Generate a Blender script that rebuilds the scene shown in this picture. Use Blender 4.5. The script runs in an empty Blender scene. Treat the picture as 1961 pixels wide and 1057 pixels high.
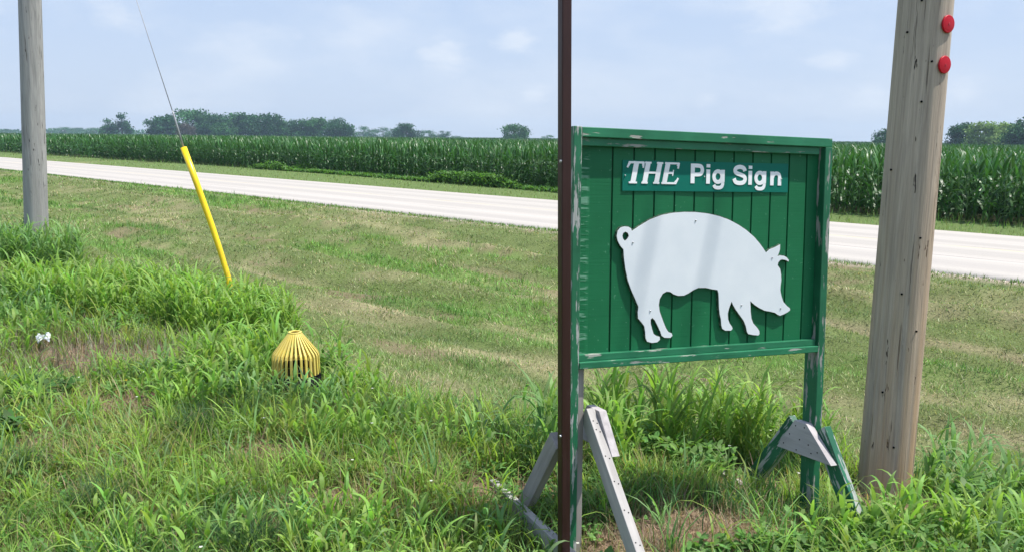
import bpy, bmesh, math, random
import numpy as np
from mathutils import Vector, Matrix
R = math.radians
random.seed(7)
rng = np.random.default_rng(11)
scene = bpy.context.scene
col = scene.collection

# ------------------------------------------------------------------ camera
F = 1600.0; CZ = 1.7
th = math.atan((528.5-263)/F); ro = math.atan(.0105)
fwd = Vector((0, math.cos(th), -math.sin(th))); up0 = Vector((0, math.sin(th), math.cos(th))); rt0 = Vector((1, 0, 0))
rt = rt0*math.cos(ro)+up0*math.sin(ro); up = up0*math.cos(ro)-rt0*math.sin(ro)
cam = bpy.data.objects.new('camera', bpy.data.cameras.new('camera')); col.objects.link(cam)
cam.matrix_world = Matrix(((rt.x, up.x, -fwd.x, 0), (rt.y, up.y, -fwd.y, 0), (rt.z, up.z, -fwd.z, CZ), (0, 0, 0, 1)))
cam.data.sensor_width = 36; cam.data.lens = 36*F/1961; cam.data.clip_end = 6000; cam.data.clip_start = .05
scene.camera = cam

# ------------------------------------------------------------------ light
SUN_EL, SUN_AZ = R(66), R(-3)                       # azimuth measured from +X towards +Y
sdir = Vector((math.cos(SUN_EL)*math.cos(SUN_AZ), math.cos(SUN_EL)*math.sin(SUN_AZ), math.sin(SUN_EL)))
sl = bpy.data.lights.new('sun', 'SUN'); sl.energy = 4.0; sl.angle = R(.53); sl.color = (1, .96, .89)
so = bpy.data.objects.new('sun', sl); col.objects.link(so); so.rotation_euler = sdir.to_track_quat('Z', 'Y').to_euler(); so.location = sdir*50
scene.view_settings.view_transform = 'Standard'; scene.view_settings.look = 'None'
scene.view_settings.exposure = .68; scene.view_settings.gamma = 1

world = bpy.data.worlds.new('World'); scene.world = world; world.use_nodes = True
nt = world.node_tree; nt.nodes.clear(); N = nt.nodes.new; L = nt.links.new
out = N('ShaderNodeOutputWorld'); bg = N('ShaderNodeBackground'); L(bg.outputs[0], out.inputs[0])
sky = N('ShaderNodeTexSky'); sky.sky_type = 'NISHITA'; sky.sun_disc = False; sky.sun_elevation = SUN_EL
sky.sun_rotation = math.pi/2-SUN_AZ; sky.air_density = 1.0; sky.dust_density = 1.6; sky.ozone_density = 1.2
bg.inputs['Strength'].default_value = .15
tc = N('ShaderNodeTexCoord')
def wmath(op, a, b=None, c=None):
    m = N('ShaderNodeMath'); m.operation = op
    for i, v in enumerate((a, b, c)):
        if v is None: continue
        if isinstance(v, (int, float)): m.inputs[i].default_value = v
        else: L(v, m.inputs[i])
    return m.outputs[0]
mp = N('ShaderNodeMapping'); mp.inputs['Scale'].default_value = (1, 1, 2.6); L(tc.outputs['Generated'], mp.inputs[0])
n1 = N('ShaderNodeTexNoise'); n1.inputs['Scale'].default_value = 5; n1.inputs['Detail'].default_value = 7; n1.inputs['Roughness'].default_value = .58; L(mp.outputs[0], n1.inputs[0])
n2 = N('ShaderNodeTexNoise'); n2.inputs['Scale'].default_value = 16; n2.inputs['Detail'].default_value = 6; n2.inputs['Roughness'].default_value = .6; L(mp.outputs[0], n2.inputs[0])
soft = N('ShaderNodeMapRange'); soft.inputs[1].default_value = .42; soft.inputs[2].default_value = .8; soft.inputs[4].default_value = .5; L(n1.outputs[0], soft.inputs[0])
acc = soft.outputs[0]
# puffs of fair weather cloud: azimuth from +Y, elevation, radius, amount
puffs = [(-29.5, 8.6, 1.5, .9), (-24.7, 6.8, 1.7, .35), (-17.5, 5.3, 3.0, .2), (-9.5, 6.8, 2.6, .15), (-4.2, 5.0, 1.8, .5), (.2, 6.3, 1.7, .5),
         (1.3, 2.9, 1.2, .35), (20.5, 4.9, 1.5, .38), (22.5, 3.0, 1.6, .2), (29.3, 8.9, 1.9, .95), (-33, 7, 3.5, .34), (17.5, 8.4, 3, .3), (28, 3.0, 1.8, .28), (-22, 2.0, 3, .15), (5, 12, 5, .4), (12.9, 2.6, 1.2, .3)]
for az, el, rad, amt in puffs:
    a, e = R(az), R(el); v = (math.sin(a)*math.cos(e), math.cos(a)*math.cos(e), math.sin(e)*1.0)
    sub = N('ShaderNodeVectorMath'); sub.operation = 'SUBTRACT'; sub.inputs[1].default_value = v; L(tc.outputs['Generated'], sub.inputs[0])
    sc_ = N('ShaderNodeVectorMath'); sc_.operation = 'MULTIPLY'; sc_.inputs[1].default_value = (1, 1, 1.7); L(sub.outputs[0], sc_.inputs[0])
    ln = N('ShaderNodeVectorMath'); ln.operation = 'LENGTH'; L(sc_.outputs[0], ln.inputs[0])
    nz = wmath('MULTIPLY', wmath('SUBTRACT', n2.outputs[0], .5), R(rad)*3.2)
    d = wmath('ADD', ln.outputs['Value'], nz)
    mr = N('ShaderNodeMapRange'); mr.interpolation_type = 'SMOOTHSTEP'
    mr.inputs[1].default_value = R(rad)*1.1; mr.inputs[2].default_value = R(rad)*.05; mr.inputs[4].default_value = amt; L(d, mr.inputs[0])
    acc = wmath('ADD', acc, mr.outputs[0])
acc = wmath('MINIMUM', acc, 1)
mix = N('ShaderNodeMix'); mix.data_type = 'RGBA'; L(acc, mix.inputs[0]); mix.inputs[7].default_value = (3.7, 3.95, 4.3, 1)
sx = N('ShaderNodeSeparateXYZ'); L(tc.outputs['Generated'], sx.inputs[0])
air = N('ShaderNodeMix'); air.data_type = 'RGBA'; r1 = N('ShaderNodeMapRange'); r1.inputs[1].default_value = .0; r1.inputs[2].default_value = .30; L(sx.outputs[2], r1.inputs[0]); L(r1.outputs[0], air.inputs[0])
air.inputs[6].default_value = (2.65, 3.08, 3.82, 1); air.inputs[7].default_value = (1.9, 2.55, 3.75, 1)
moist = N('ShaderNodeMix'); moist.data_type = 'RGBA'; r2 = N('ShaderNodeMapRange'); r2.inputs[1].default_value = .15; r2.inputs[2].default_value = .8; r2.inputs[3].default_value = .92; r2.inputs[4].default_value = .35
L(sx.outputs[2], r2.inputs[0]); L(r2.outputs[0], moist.inputs[0]); L(sky.outputs[0], moist.inputs[6]); L(air.outputs[2], moist.inputs[7]); L(moist.outputs[2], mix.inputs[6])
L(mix.outputs[2], bg.inputs[0])

# ------------------------------------------------------------------ helpers
def tag(o, label=None, cat=None, group=None, kind=None):
    if label: o['label'] = label
    if cat: o['category'] = cat
    if group: o['group'] = group
    if kind: o['kind'] = kind
    return o
def empty(name, loc=(0, 0, 0)):
    o = bpy.data.objects.new(name, None); col.objects.link(o); o.location = loc; o.empty_display_size = .1; return o
def link(name, me, m, parent=None, smooth=False):
    o = bpy.data.objects.new(name, me); col.objects.link(o)
    if m: me.materials.append(m)
    if parent: o.parent = parent
    if smooth:
        me.polygons.foreach_set('use_smooth', np.ones(len(me.polygons), bool))
    return o
def obj(name, bm, m, parent=None, smooth=False, bevel=0):
    me = bpy.data.meshes.new(name)
    bmesh.ops.recalc_face_normals(bm, faces=bm.faces); bm.to_mesh(me); bm.free()
    o = link(name, me, m, parent, smooth)
    if bevel:
        b = o.modifiers.new('bevel', 'BEVEL'); b.width = bevel; b.segments = 2; b.limit_method = 'ANGLE'
    return o
def np_mesh(name, V, Q, m, colr=None, parent=None, smooth=True):
    me = bpy.data.meshes.new(name); V = np.ascontiguousarray(V, np.float32); Q = np.ascontiguousarray(Q, np.int32); k = Q.shape[1]
    me.vertices.add(len(V)); me.vertices.foreach_set('co', V.ravel())
    me.loops.add(Q.size); me.loops.foreach_set('vertex_index', Q.ravel())
    me.polygons.add(len(Q)); me.polygons.foreach_set('loop_start', np.arange(0, Q.size, k, dtype=np.int32))
    me.update(calc_edges=True)
    if colr is not None:
        a = me.attributes.new('tint', 'FLOAT_COLOR', 'POINT')
        c = np.ones((len(V), 4), np.float32); c[:, :3] = colr; a.data.foreach_set('color', c.ravel())
    return link(name, me, m, parent, smooth)
def box(bm, lo, hi, mat=None):
    r = bmesh.ops.create_cube(bm, size=1); lo = Vector(lo); hi = Vector(hi)
    for v in r['verts']:
        v.co = Vector((lo[i]+(v.co[i]+.5)*(hi[i]-lo[i]) for i in range(3)))
        if mat: v.co = mat@v.co
    return r['verts']
def cyl(bm, r1, r2, p0, p1, seg=24, rings=1, caps=True):
    p0, p1 = Vector(p0), Vector(p1); q = (p1-p0).to_track_quat('Z', 'Y'); prev = None; first = None
    for i in range(rings+1):
        t = i/rings; c = p0.lerp(p1, t); r = r1+(r2-r1)*t
        ring = [bm.verts.new(c+q@Vector((math.cos(a)*r, math.sin(a)*r, 0))) for a in (2*math.pi*k/seg for k in range(seg))]
        if prev:
            for k in range(seg): bm.faces.new((prev[k], prev[(k+1) % seg], ring[(k+1) % seg], ring[k]))
        else: first = ring
        prev = ring
    if caps: bm.faces.new(first[::-1]); bm.faces.new(prev)
def tube(bm, pts, r, seg=8):
    pts = [Vector(p) for p in pts]; prev = None; rr = r if isinstance(r, (list, tuple)) else [r]*len(pts)
    for i, p in enumerate(pts):
        t = (pts[min(i+1, len(pts)-1)]-pts[max(i-1, 0)]).normalized(); q = t.to_track_quat('Z', 'Y')
        ring = [bm.verts.new(p+q@Vector((math.cos(a)*rr[i], math.sin(a)*rr[i], 0))) for a in (2*math.pi*k/seg for k in range(seg))]
        if prev:
            best = min(range(seg), key=lambda s: (ring[s].co-prev[0].co).length); ring = ring[best:]+ring[:best]
            for k in range(seg): bm.faces.new((prev[k], prev[(k+1) % seg], ring[(k+1) % seg], ring[k]))
        else: bm.faces.new(ring[::-1])
        prev = ring
    bm.faces.new(prev)

# noise in numpy
_tab = np.random.default_rng(3).random((256, 256))
def vnoise(x, y):
    xi = np.floor(x).astype(int); yi = np.floor(y).astype(int); fx = x-xi; fy = y-yi
    fx = fx*fx*(3-2*fx); fy = fy*fy*(3-2*fy); g = lambda a, b: _tab[a % 256, b % 256]
    return (g(xi, yi)*(1-fx)+g(xi+1, yi)*fx)*(1-fy)+(g(xi, yi+1)*(1-fx)+g(xi+1, yi+1)*fx)*fy
def fbm(x, y, o=4):
    s = 0; a = .5; t = 0
    for i in range(o): s = s+a*vnoise(x*2**i+17*i, y*2**i+31*i); t += a; a *= .5
    return s/t
def sstep(a, b, x):
    t = np.clip((x-a)/(b-a), 0, 1); return t*t*(3-2*t)

# road frame: s runs along the road away to the left, p is the distance from the camera line
DX, DY = -.725, .689; NX, NY = .689, .725
ROAD0, ROAD1, CORN0 = 15.0, 22.15, 24.6
def cshift(s): return 3.0*sstep(6, 46, s)
def sp(x, y): return DX*x+DY*y, NX*x+NY*y
def xy(s, p): return DX*s+NX*p, DY*s+NY*p
RUTS = [(6.1, .10), (7.5, -.13), (8.9, .13), (10.6, -.12), (12.3, .14)]
def height(x, y, rough=True):
    s, p = sp(x, y)
    h = np.interp(p, [-50, 2.6, 3.4, 4.74, 7, 9.6, 12, 14.0, 14.9, 22.2, 23.0, 24.4, 60, 400, 3000], [.05, .02, -.03, -.27, -.56, -.78, -.66, -.50, -.475, -.475, -.50, -.42, -.42, -.42, -.42])
    h = h+.16*sstep(6, 10, s)*sstep(6.5, 3.5, p)-.10*np.exp(-((x-.3)/.55)**2-((y-3.15)/.45)**2)-.05*np.exp(-((x-2.05)/.35)**2-((y-4.35)/.4)**2)-.05*np.exp(-((x-1.2)/.3)**2-((y-4.4)/.3)**2)
    for c_, a_ in RUTS: h = h+a_*np.exp(-((p+.9*(fbm(s*.16+c_, s*0, 2)-.5)-c_)/.28)**2)*sstep(-1, 2, s+1)
    if rough:
        near = sstep(40, 15, y)*sstep(14.7, 13.5, p)
        h = h+near*((fbm(x*.9+5, y*.9, 3)-.5)*.12+(fbm(s*.25+3, p*1.3, 3)-.5)*.36*sstep(4.5, 7, p)+(vnoise(x*4, y*4)-.5)*.025)
    return h
def H1(x, y): return float(height(np.array([x]), np.array([y]))[0])

# ------------------------------------------------------------------ materials
def mat(name):
    m = bpy.data.materials.new(name); m.use_nodes = True; t = m.node_tree; b = t.nodes['Principled BSDF']; return m, t, b
class G:
    """small node graph helper"""
    def __init__(s, name):
        s.m, s.t, s.b = mat(name); s.c = s.t.nodes.new('ShaderNodeTexCoord')
    def n(s, ty, **k):
        x = s.t.nodes.new(ty)
        for a, v in k.items(): setattr(x, a, v)
        return x
    def put(s, v, sock):
        if hasattr(v, 'links') or hasattr(v, 'is_output'): s.t.links.new(v, sock)
        elif isinstance(v, tuple) and len(v) == 3 and sock.type == 'RGBA': sock.default_value = (*v, 1)
        else: sock.default_value = v
    def noise(s, scale, stretch=(1, 1, 1), detail=5, rough=.55, off=(0, 0, 0), dist=0, coord='Object'):
        mpn = s.n('ShaderNodeMapping'); mpn.inputs['Scale'].default_value = stretch; mpn.inputs['Location'].default_value = off
        s.t.links.new(s.c.outputs[coord], mpn.inputs[0]); x = s.n('ShaderNodeTexNoise')
        x.inputs['Scale'].default_value = scale; x.inputs['Detail'].default_value = detail; x.inputs['Roughness'].default_value = rough; x.inputs['Distortion'].default_value = dist
        s.t.links.new(mpn.outputs[0], x.inputs[0]); return x.outputs[0]
    def rng(s, v, a, b, c=0, d=1):
        x = s.n('ShaderNodeMapRange'); s.put(v, x.inputs[0])
        for i, q in enumerate((a, b, c, d)): x.inputs[i+1].default_value = q
        return x.outputs[0]
    def mix(s, f, a, b, mode='MIX'):
        x = s.n('ShaderNodeMix', data_type='RGBA', blend_type=mode); s.put(f, x.inputs[0]); s.put(a, x.inputs[6]); s.put(b, x.inputs[7]); return x.outputs[2]
    def math(s, op, a, b=0):
        x = s.n('ShaderNodeMath', operation=op); s.put(a, x.inputs[0]); s.put(b, x.inputs[1]); return x.outputs[0]
    def axis(s, i, coord='Object'):
        x = s.n('ShaderNodeSeparateXYZ'); s.t.links.new(s.c.outputs[coord], x.inputs[0]); return x.outputs[i]
    def attr(s, name='tint'):
        x = s.n('ShaderNodeAttribute', attribute_name=name); return x.outputs['Color']
    def set(s, color=None, rough=None, spec=None, metal=None, bump=None, bd=.002, bs=.5):
        if color is not None: s.put(color, s.b.inputs['Base Color'])
        if rough is not None: s.put(rough, s.b.inputs['Roughness'])
        if spec is not None: s.put(spec, s.b.inputs['Specular IOR Level'])
        if metal is not None: s.put(metal, s.b.inputs['Metallic'])
        if bump is not None:
            x = s.n('ShaderNodeBump'); x.inputs['Strength'].default_value = bs; x.inputs['Distance'].default_value = bd
            s.put(bump, x.inputs['Height']); s.t.links.new(x.outputs[0], s.b.inputs['Normal'])
        return s.m
def leaf_mat(name, rough=.5, spec=.25, trans=.45, gain=(1.2, 1.25, .6)):
    g = G(name); c = g.attr(); g.set(c, rough, spec)
    tr = g.n('ShaderNodeBsdfTranslucent'); tcx = g.mix(1.0, c, gain, 'MULTIPLY'); g.t.links.new(tcx, tr.inputs[0])
    ms = g.n('ShaderNodeMixShader'); ms.inputs[0].default_value = trans; o = g.t.nodes['Material Output']
    g.t.links.new(g.b.outputs[0], ms.inputs[1]); g.t.links.new(tr.outputs[0], ms.inputs[2]); g.t.links.new(ms.outputs[0], o.inputs[0]); return g.m
M_grass = leaf_mat('grass_blade'); M_lawn = leaf_mat('lawn_blade', .6, .2, .3); M_corn = leaf_mat('corn_leaf', .4, .38, .3); M_tree = leaf_mat('tree_leaf', .6, .2, .2)

def wood_paint(name, axis, green=(.010, .125, .050), peel=.60, base=(.36, .35, .33), seed=0, width=.03, fine=40):
    g = G(name); st = [fine, fine, fine]; st[axis] = fine*.09
    grain = g.noise(1, tuple(st), 6, .65, (seed, seed*2, 0)); st2 = [34, 34, 34]; st2[axis] = 6
    patch = g.noise(1, tuple(st2), 5, .6, (seed*3, 0, seed)); k = g.math('ADD', g.math('MULTIPLY', patch, .72), g.math('MULTIPLY', grain, .28))
    mask = g.rng(k, peel-width/2, peel+width/2)
    wood = g.mix(g.rng(grain, .35, .7), tuple(x*.62 for x in base), base)
    gr = g.mix(g.rng(g.noise(5, (1, 1, 1), 4), .3, .7), tuple(x*.78 for x in green), tuple(min(1, x*1.25+.006) for x in green))
    gr = g.mix(g.rng(grain, .62, .75, 0, .5), gr, tuple(x*.45 for x in green))
    return g.set(g.mix(mask, gr, wood), g.rng(mask, 0, 1, .42, .85), .35, bump=g.math('SUBTRACT', grain, g.math('MULTIPLY', mask, .8)), bd=.002, bs=.7)
M_stile = wood_paint('green_paint_upright', 2, peel=.535, base=(.46, .48, .46), green=(.016, .135, .062))
M_stile2 = wood_paint('green_paint_upright_right', 2, peel=.56, seed=4, green=(.012, .12, .055))
M_rail = wood_paint('green_paint_rail', 0, peel=.585, seed=7, green=(.018, .16, .075), base=(.42, .43, .38))
M_worn = wood_paint('worn_green_brace', 2, peel=.535, seed=9, base=(.45, .47, .45), green=(.012, .11, .055))
def grey_wood(name, base, axis=2, seed=0):
    g = G(name); st = [30, 30, 30]; st[axis] = 2.4; grain = g.noise(1, tuple(st), 6, .65, (seed, 0, seed)); big = g.noise(4, (1, 1, 1), 4, .6, (seed, 3, 0))
    c = g.mix(g.rng(grain, .3, .7), tuple(x*.7 for x in base), tuple(x*1.1 for x in base)); c = g.mix(g.rng(big, .5, .75, 0, .5), c, tuple(x*.6 for x in base))
    return g.set(c, .85, .2, bump=grain, bd=.002, bs=.6)
M_greywood = grey_wood('weathered_grey_wood', (.34, .31, .29)); M_palewood = grey_wood('pale_worn_wood', (.44, .42, .40), seed=3); M_gusset = grey_wood('grey_gusset_wood', (.45, .42, .42), 1, seed=5)
g = G('green_panel'); nz = g.noise(3, (1, 1, 1), 5, .6); gr = g.noise(1, (40, 40, 3), 4, .6); hz = g.noise(1, (7, 3, 75), 4, .6)
edge = g.rng(g.axis(0), .085, .10, 1, 0); flake = g.math('MULTIPLY', g.rng(hz, .53, .57), edge); hb = g.noise(1, (3, 3, 120), 3, .6, (4, 0, 0))
gc = g.mix(g.rng(nz, .3, .7), (.007, .120, .045), (.011, .155, .060)); gc = g.mix(g.rng(g.noise(60, (1, 1, 1), 2), .70, .74, 0, .7), gc, (.08, .25, .14))
gc = g.mix(flake, gc, (.13, .30, .20))
M_panel = g.set(gc, .5, .25, bump=g.math('ADD', g.math('MULTIPLY', gr, .25), g.math('ADD', g.math('MULTIPLY', hb, .5), g.math('MULTIPLY', hz, g.math('MULTIPLY', edge, 2.5)))), bd=.0025, bs=.5)
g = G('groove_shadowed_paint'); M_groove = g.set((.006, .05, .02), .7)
g = G('white_metal_face'); M_white = g.set(g.mix(g.rng(g.noise(6), .35, .7), (.70, .74, .78), (.77, .80, .83)), .30, .5)
g = G('rotting_board_edge'); M_back = g.set(g.mix(g.rng(g.noise(90, detail=6), .45, .6), (.01, .05, .025), (.12, .16, .11)), .8, .2, bump=g.noise(150), bd=.003)
g = G('teal_plate'); M_plate = g.set((.002, .15, .105), .5, .2)
g = G('white_vinyl'); M_vinyl = g.set((.86, .87, .88), .4, .4)
g = G('screw_metal'); M_screw = g.set((.45, .45, .47), .35, .5, .6)
g = G('rusty_steel'); a = g.noise(1, (60, 60, 4), 6, .65); b_ = g.noise(3)
M_rust = g.set(g.mix(g.rng(b_, .35, .65), g.mix(g.rng(a, .3, .7), (.022, .008, .007), (.058, .021, .017)), (.045, .016, .014)), g.rng(a, .3, .7, .32, .55), .5, .25, bump=a, bd=.001, bs=.4)
g = G('cap_yellow_bars'); M_yel = g.set(g.mix(g.rng(g.noise(14, (1, 1, .4)), .4, .75), (.72, .565, .12), (.58, .47, .14)), .5, .35)
g = G('black_plastic'); M_black = g.set((.006, .006, .007), .7, .1)
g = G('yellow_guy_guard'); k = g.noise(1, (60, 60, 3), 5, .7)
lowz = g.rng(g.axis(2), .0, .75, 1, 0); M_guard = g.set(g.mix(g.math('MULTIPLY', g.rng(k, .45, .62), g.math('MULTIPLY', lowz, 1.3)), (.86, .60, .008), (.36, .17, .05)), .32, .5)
g = G('galvanised_strand'); M_wire = g.set(g.mix(g.rng(g.noise(1, (90, 90, 240), 2), .4, .6), (.28, .29, .31), (.42, .43, .45)), .5, .4, .3)
g = G('red_reflector'); M_red = g.set((.50, .002, .014), .4, .3)
g = G('red_reflector_centre'); M_red2 = g.set((.45, .01, .02), .3, .5)
g = G('litter_white'); M_litter = g.set((.8, .82, .86), .4)
g = G('clod'); M_clod = g.set(g.mix(g.noise(20), (.30, .18, .13), (.42, .29, .22)), .9)
def pole_mat(name, c1, c2, stain, zs):
    g = G(name); gr = g.noise(1, (30, 30, 1.1), 8, .7, (2, 0, 0), .6); wide = g.noise(1, (9, 9, .22), 4, .6, (0, 5, 1)); fine = g.noise(1, (130, 130, 3.2), 4, .6)
    c = g.mix(g.rng(gr, .33, .68), c1, c2); c = g.mix(g.rng(wide, .40, .62, 0, .55), c, tuple(x*1.3 for x in c1))
    dark = g.rng(g.noise(1, (34, 34, .9), 5, .7, (7, 1, 3)), .62, .66); c = g.mix(g.math('MULTIPLY', dark, .65), c, (.07, .055, .045))
    mark = g.rng(g.noise(1, (42, 42, 7), 3, .6, (1, 8, 2)), .685, .70); c = g.mix(mark, c, (.03, .025, .022))
    st = g.math('MULTIPLY', g.rng(wide, .42, .66), g.rng(g.axis(2), zs-1.3, zs+1.5, 1, 0)); c = g.mix(g.math('MULTIPLY', st, .9), c, stain)
    c = g.mix(g.rng(fine, .35, .7, 0, .3), c, (.11, .10, .095))
    return g.set(c, .88, .15, bump=g.math('SUBTRACT', g.math('ADD', gr, g.math('MULTIPLY', fine, .3)), g.math('MULTIPLY', g.math('ADD', dark, mark), 1.4)), bd=.012, bs=.7)
M_pole = pole_mat('pole_wood', (.34, .285, .235), (.64, .545, .44), (.54, .34, .17), 1.0)
M_poleL = pole_mat('pole_wood_left', (.29, .285, .275), (.48, .465, .45), (.28, .25, .22), 0)
# concrete road, uses a coordinate frame with X along the road and Y across it
g = G('concrete_road'); y_ = g.axis(1)
str1 = g.noise(1, (.02, 2.3, 1), 5, .6, (3, 0, 0)); str2 = g.noise(1, (.06, 9, 1), 4, .6); sp_ = g.noise(30, detail=8)
c = g.mix(g.rng(str1, .35, .65), (.385, .36, .325), (.445, .415, .38)); c = g.mix(g.rng(str2, .5, .75, 0, .6), c, (.34, .31, .285)); c = g.mix(g.rng(sp_, .4, .8, 0, .3), c, (.27, .25, .23))
for cc, w_ in ((1.15, .45), (2.8, .45), (4.35, .45), (5.95, .45)):
    d = g.math('ABSOLUTE', g.math('SUBTRACT', y_, cc)); c = g.mix(g.math('MULTIPLY', g.rng(d, w_*.5, w_, .5, 0), g.rng(str1, .3, .7, .5, 1)), c, (.30, .28, .262))
def dist(y0): return g.math('ABSOLUTE', g.math('SUBTRACT', y_, y0))
c = g.mix(g.math('MULTIPLY', g.rng(dist(3.52), .05, .06, 1, 0), g.rng(g.noise(1, (.5, 6, 1), 4), .42, .5, 0, .5)), c, (.52, .43, .24))
for y0 in (3.66, 2.0):
    c = g.mix(g.math('MULTIPLY', g.rng(dist(y0), .012, .02, 1, 0), g.rng(g.noise(1, (.12, .1, 1), 3, .6, (y0*5, 0, 0)), .5, .54, 0, .8)), c, (.10, .09, .085))
M_road = g.set(c, .85, .2, bump=sp_, bd=.003, bs=.4)
g = G('gravel_shoulder'); M_gravel = g.set(g.mix(g.rng(g.noise(45, detail=6), .35, .65), (.30, .25, .22), (.62, .55, .51)), .95, .1, bump=g.noise(45), bd=.01)
g = G('soil_and_thatch'); c = g.attr(); M_ground = g.set(g.mix(g.rng(g.noise(38, detail=8, rough=.75), .3, .7), g.mix(1.0, c, (.50, .50, .50), 'MULTIPLY'), g.mix(1.0, c, (1.35, 1.3, 1.2), 'MULTIPLY')), .95, .05, bump=g.noise(45, detail=7, rough=.7), bd=.03, bs=.9)
g = G('bark'); M_bark = g.set((.10, .08, .06), .9, .1)

# ------------------------------------------------------------------ ground colours
C_STRAW = np.array((.36, .33, .20)); C_OLIVE = np.array((.20, .26, .10)); C_GREEN = np.array((.14, .26, .06)); C_SOIL = np.array((.22, .18, .12)); C_DK = np.array((.055, .105, .03))
def blob(x, y, cx, cy, rx, ry, rot=0):
    c, s = math.cos(rot), math.sin(rot); dx, dy = x-cx, y-cy; u = (dx*c+dy*s)/rx; v = (-dx*s+dy*c)/ry; return np.clip(1-np.sqrt(u*u+v*v), 0, 1)
def mow_fields(x, y):
    s, p = sp(x, y)
    n = fbm(s*.22+9, p*.9+2, 5)+.35*(fbm(x*1.7, y*1.7, 3)-.5)
    straw = sstep(.53, .75, n)*.65
    straw = np.maximum(straw, 1.3*blob(x, y, -.1, 7.6, 1.5, .6, -.3)); straw = np.maximum(straw, 1.2*blob(x, y, -1.6, 10.0, 1.5, .8, -.7)); straw = np.maximum(straw, blob(x, y, -1.0, 6.0, .45, .2)*1.2)
    straw = np.maximum(straw, 1.2*blob(x, y, .6, 9.6, 1.6, .5, -.6)); straw = np.maximum(straw, blob(x, y, -2.6, 7.5, 1.4, .4, -.5)); straw = np.maximum(straw, .9*blob(x, y, 1.6, 6.0, .8, .3, -.2))
    for c_, a_ in RUTS:
        q_ = p+.9*(fbm(s*.16+c_, s*0, 2)-.5)-c_-.18; straw = np.maximum(straw, .95*np.exp(-(q_/.13)**2)*sstep(.35, .6, fbm(s*.5+c_*3, p*2, 3)))
    green = sstep(.52, .70, fbm(s*.2+40, p*.7+11, 4)+.3*(fbm(x*1.3+5, y*1.3, 3)-.5))
    green = np.maximum(green, 1.2*blob(x, y, .1, 10.9, 2.0, 1.1, -.7)); green = np.maximum(green, 1.1*blob(x, y, .2, 8.6, 1.4, .5, -.4))
    soil = sstep(.66, .80, fbm(s*.5+70, p*1.6+3, 4)); soil = np.maximum(soil, 1.1*blob(x, y, 1.2, 10.9, 1.4, .5, -.5)); soil = np.maximum(soil, 1.1*blob(x, y, .9, 13.2, 2.0, .5, -.7))
    return np.clip(straw, 0, 1), np.clip(green, 0, 1), np.clip(soil, 0, 1)
def fore_mask(x, y):
    "1 where the grass is long, 0 on the mown bank"
    s, p = sp(x, y)
    lim = np.interp(x, [-9, -6.5, -4.6, -3.0, -1.8, -.8, .3, 1.0, 2.2, 4], [11.4, 10.6, 8.6, 7.9, 6.3, 5.3, 5.05, 5.2, 5.0, 4.7])
    return sstep(lim+.25, lim-.25, y+(fbm(x*1.5, y*1.5+20, 3)-.5)*.9)
def bare(x, y):
    b = np.maximum.reduce([1.3*blob(x, y, .75, 3.42, .62, .5, .3), 1.1*blob(x, y, -2.3, 5.05, .75, .35, .1), .85*blob(x, y, -2.95, 6.1, 1.7, .6), 1.6*blob(x, y, 2.0, 4.12, .42, .56), 1.3*blob(x, y, -.02, 3.85, .34, .36), .8*blob(x, y, -1.3, 4.2, .4, .2), .85*blob(x, y, -.75, 3.65, .45, .16), .85*blob(x, y, -2.6, 4.35, .5, .18), .8*blob(x, y, -1.5, 3.3, .4, .12), 1.4*blob(x, y, 1.25, 4.3, .38, .36)])
    return sstep(.15, .6, b+.5*(fbm(x*3, y*3, 3)-.5))
def ground_col(x, y):
    st, gr, so_ = mow_fields(x, y); s, p = sp(x, y)
    c = C_OLIVE*.7+(C_STRAW*.85-C_OLIVE*.7)*st[:, None]; c = c+(C_GREEN*.8-c)*(gr*.6)[:, None]; c = c*(.75+.5*fbm(x*2.3, y*2.3, 4))[:, None]; c = c+(C_SOIL-c)*(so_*.8)[:, None]
    f = fore_mask(x, y)[:, None]; c = c+(np.array((.13, .135, .055))-c)*f*.85; c = c+(np.array((.30, .22, .16))-c)*bare(x, y)[:, None]
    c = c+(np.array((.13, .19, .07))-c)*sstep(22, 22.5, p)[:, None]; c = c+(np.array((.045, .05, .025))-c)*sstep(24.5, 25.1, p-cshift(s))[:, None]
    sh = np.exp(-((p-(ROAD0-.12))/.22)**2)[:, None]; return c+(np.array((.42, .36, .31))-c)*sh
def axis_vals(parts):
    out = [np.arange(a, b, st) for a, b, st in parts]; return np.concatenate(out+[[parts[-1][1]]])
gx = axis_vals([(-1150, -160, 90), (-160, -60, 8), (-60, -14, .8), (-14, 16, .09), (16, 40, .8), (40, 160, 8), (160, 1150, 90)])
gy = axis_vals([(-60, -2, 6), (-2, 1.5, .5), (1.5, 16, .09), (16, 60, .5), (60, 160, 5), (160, 1150, 90)])
XX, YY = np.meshgrid(gx, gy); x, y = XX.ravel(), YY.ravel(); V = np.stack([x, y, height(x, y)], 1); nx, ny = len(gx), len(gy)
i = (np.arange(ny-1)[:, None]*nx+np.arange(nx-1)[None]).ravel(); Q = np.stack([i, i+1, i+1+nx, i+nx], 1)
tag(np_mesh('ground', V, Q, M_ground, ground_col(x, y)), kind='structure')

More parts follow.
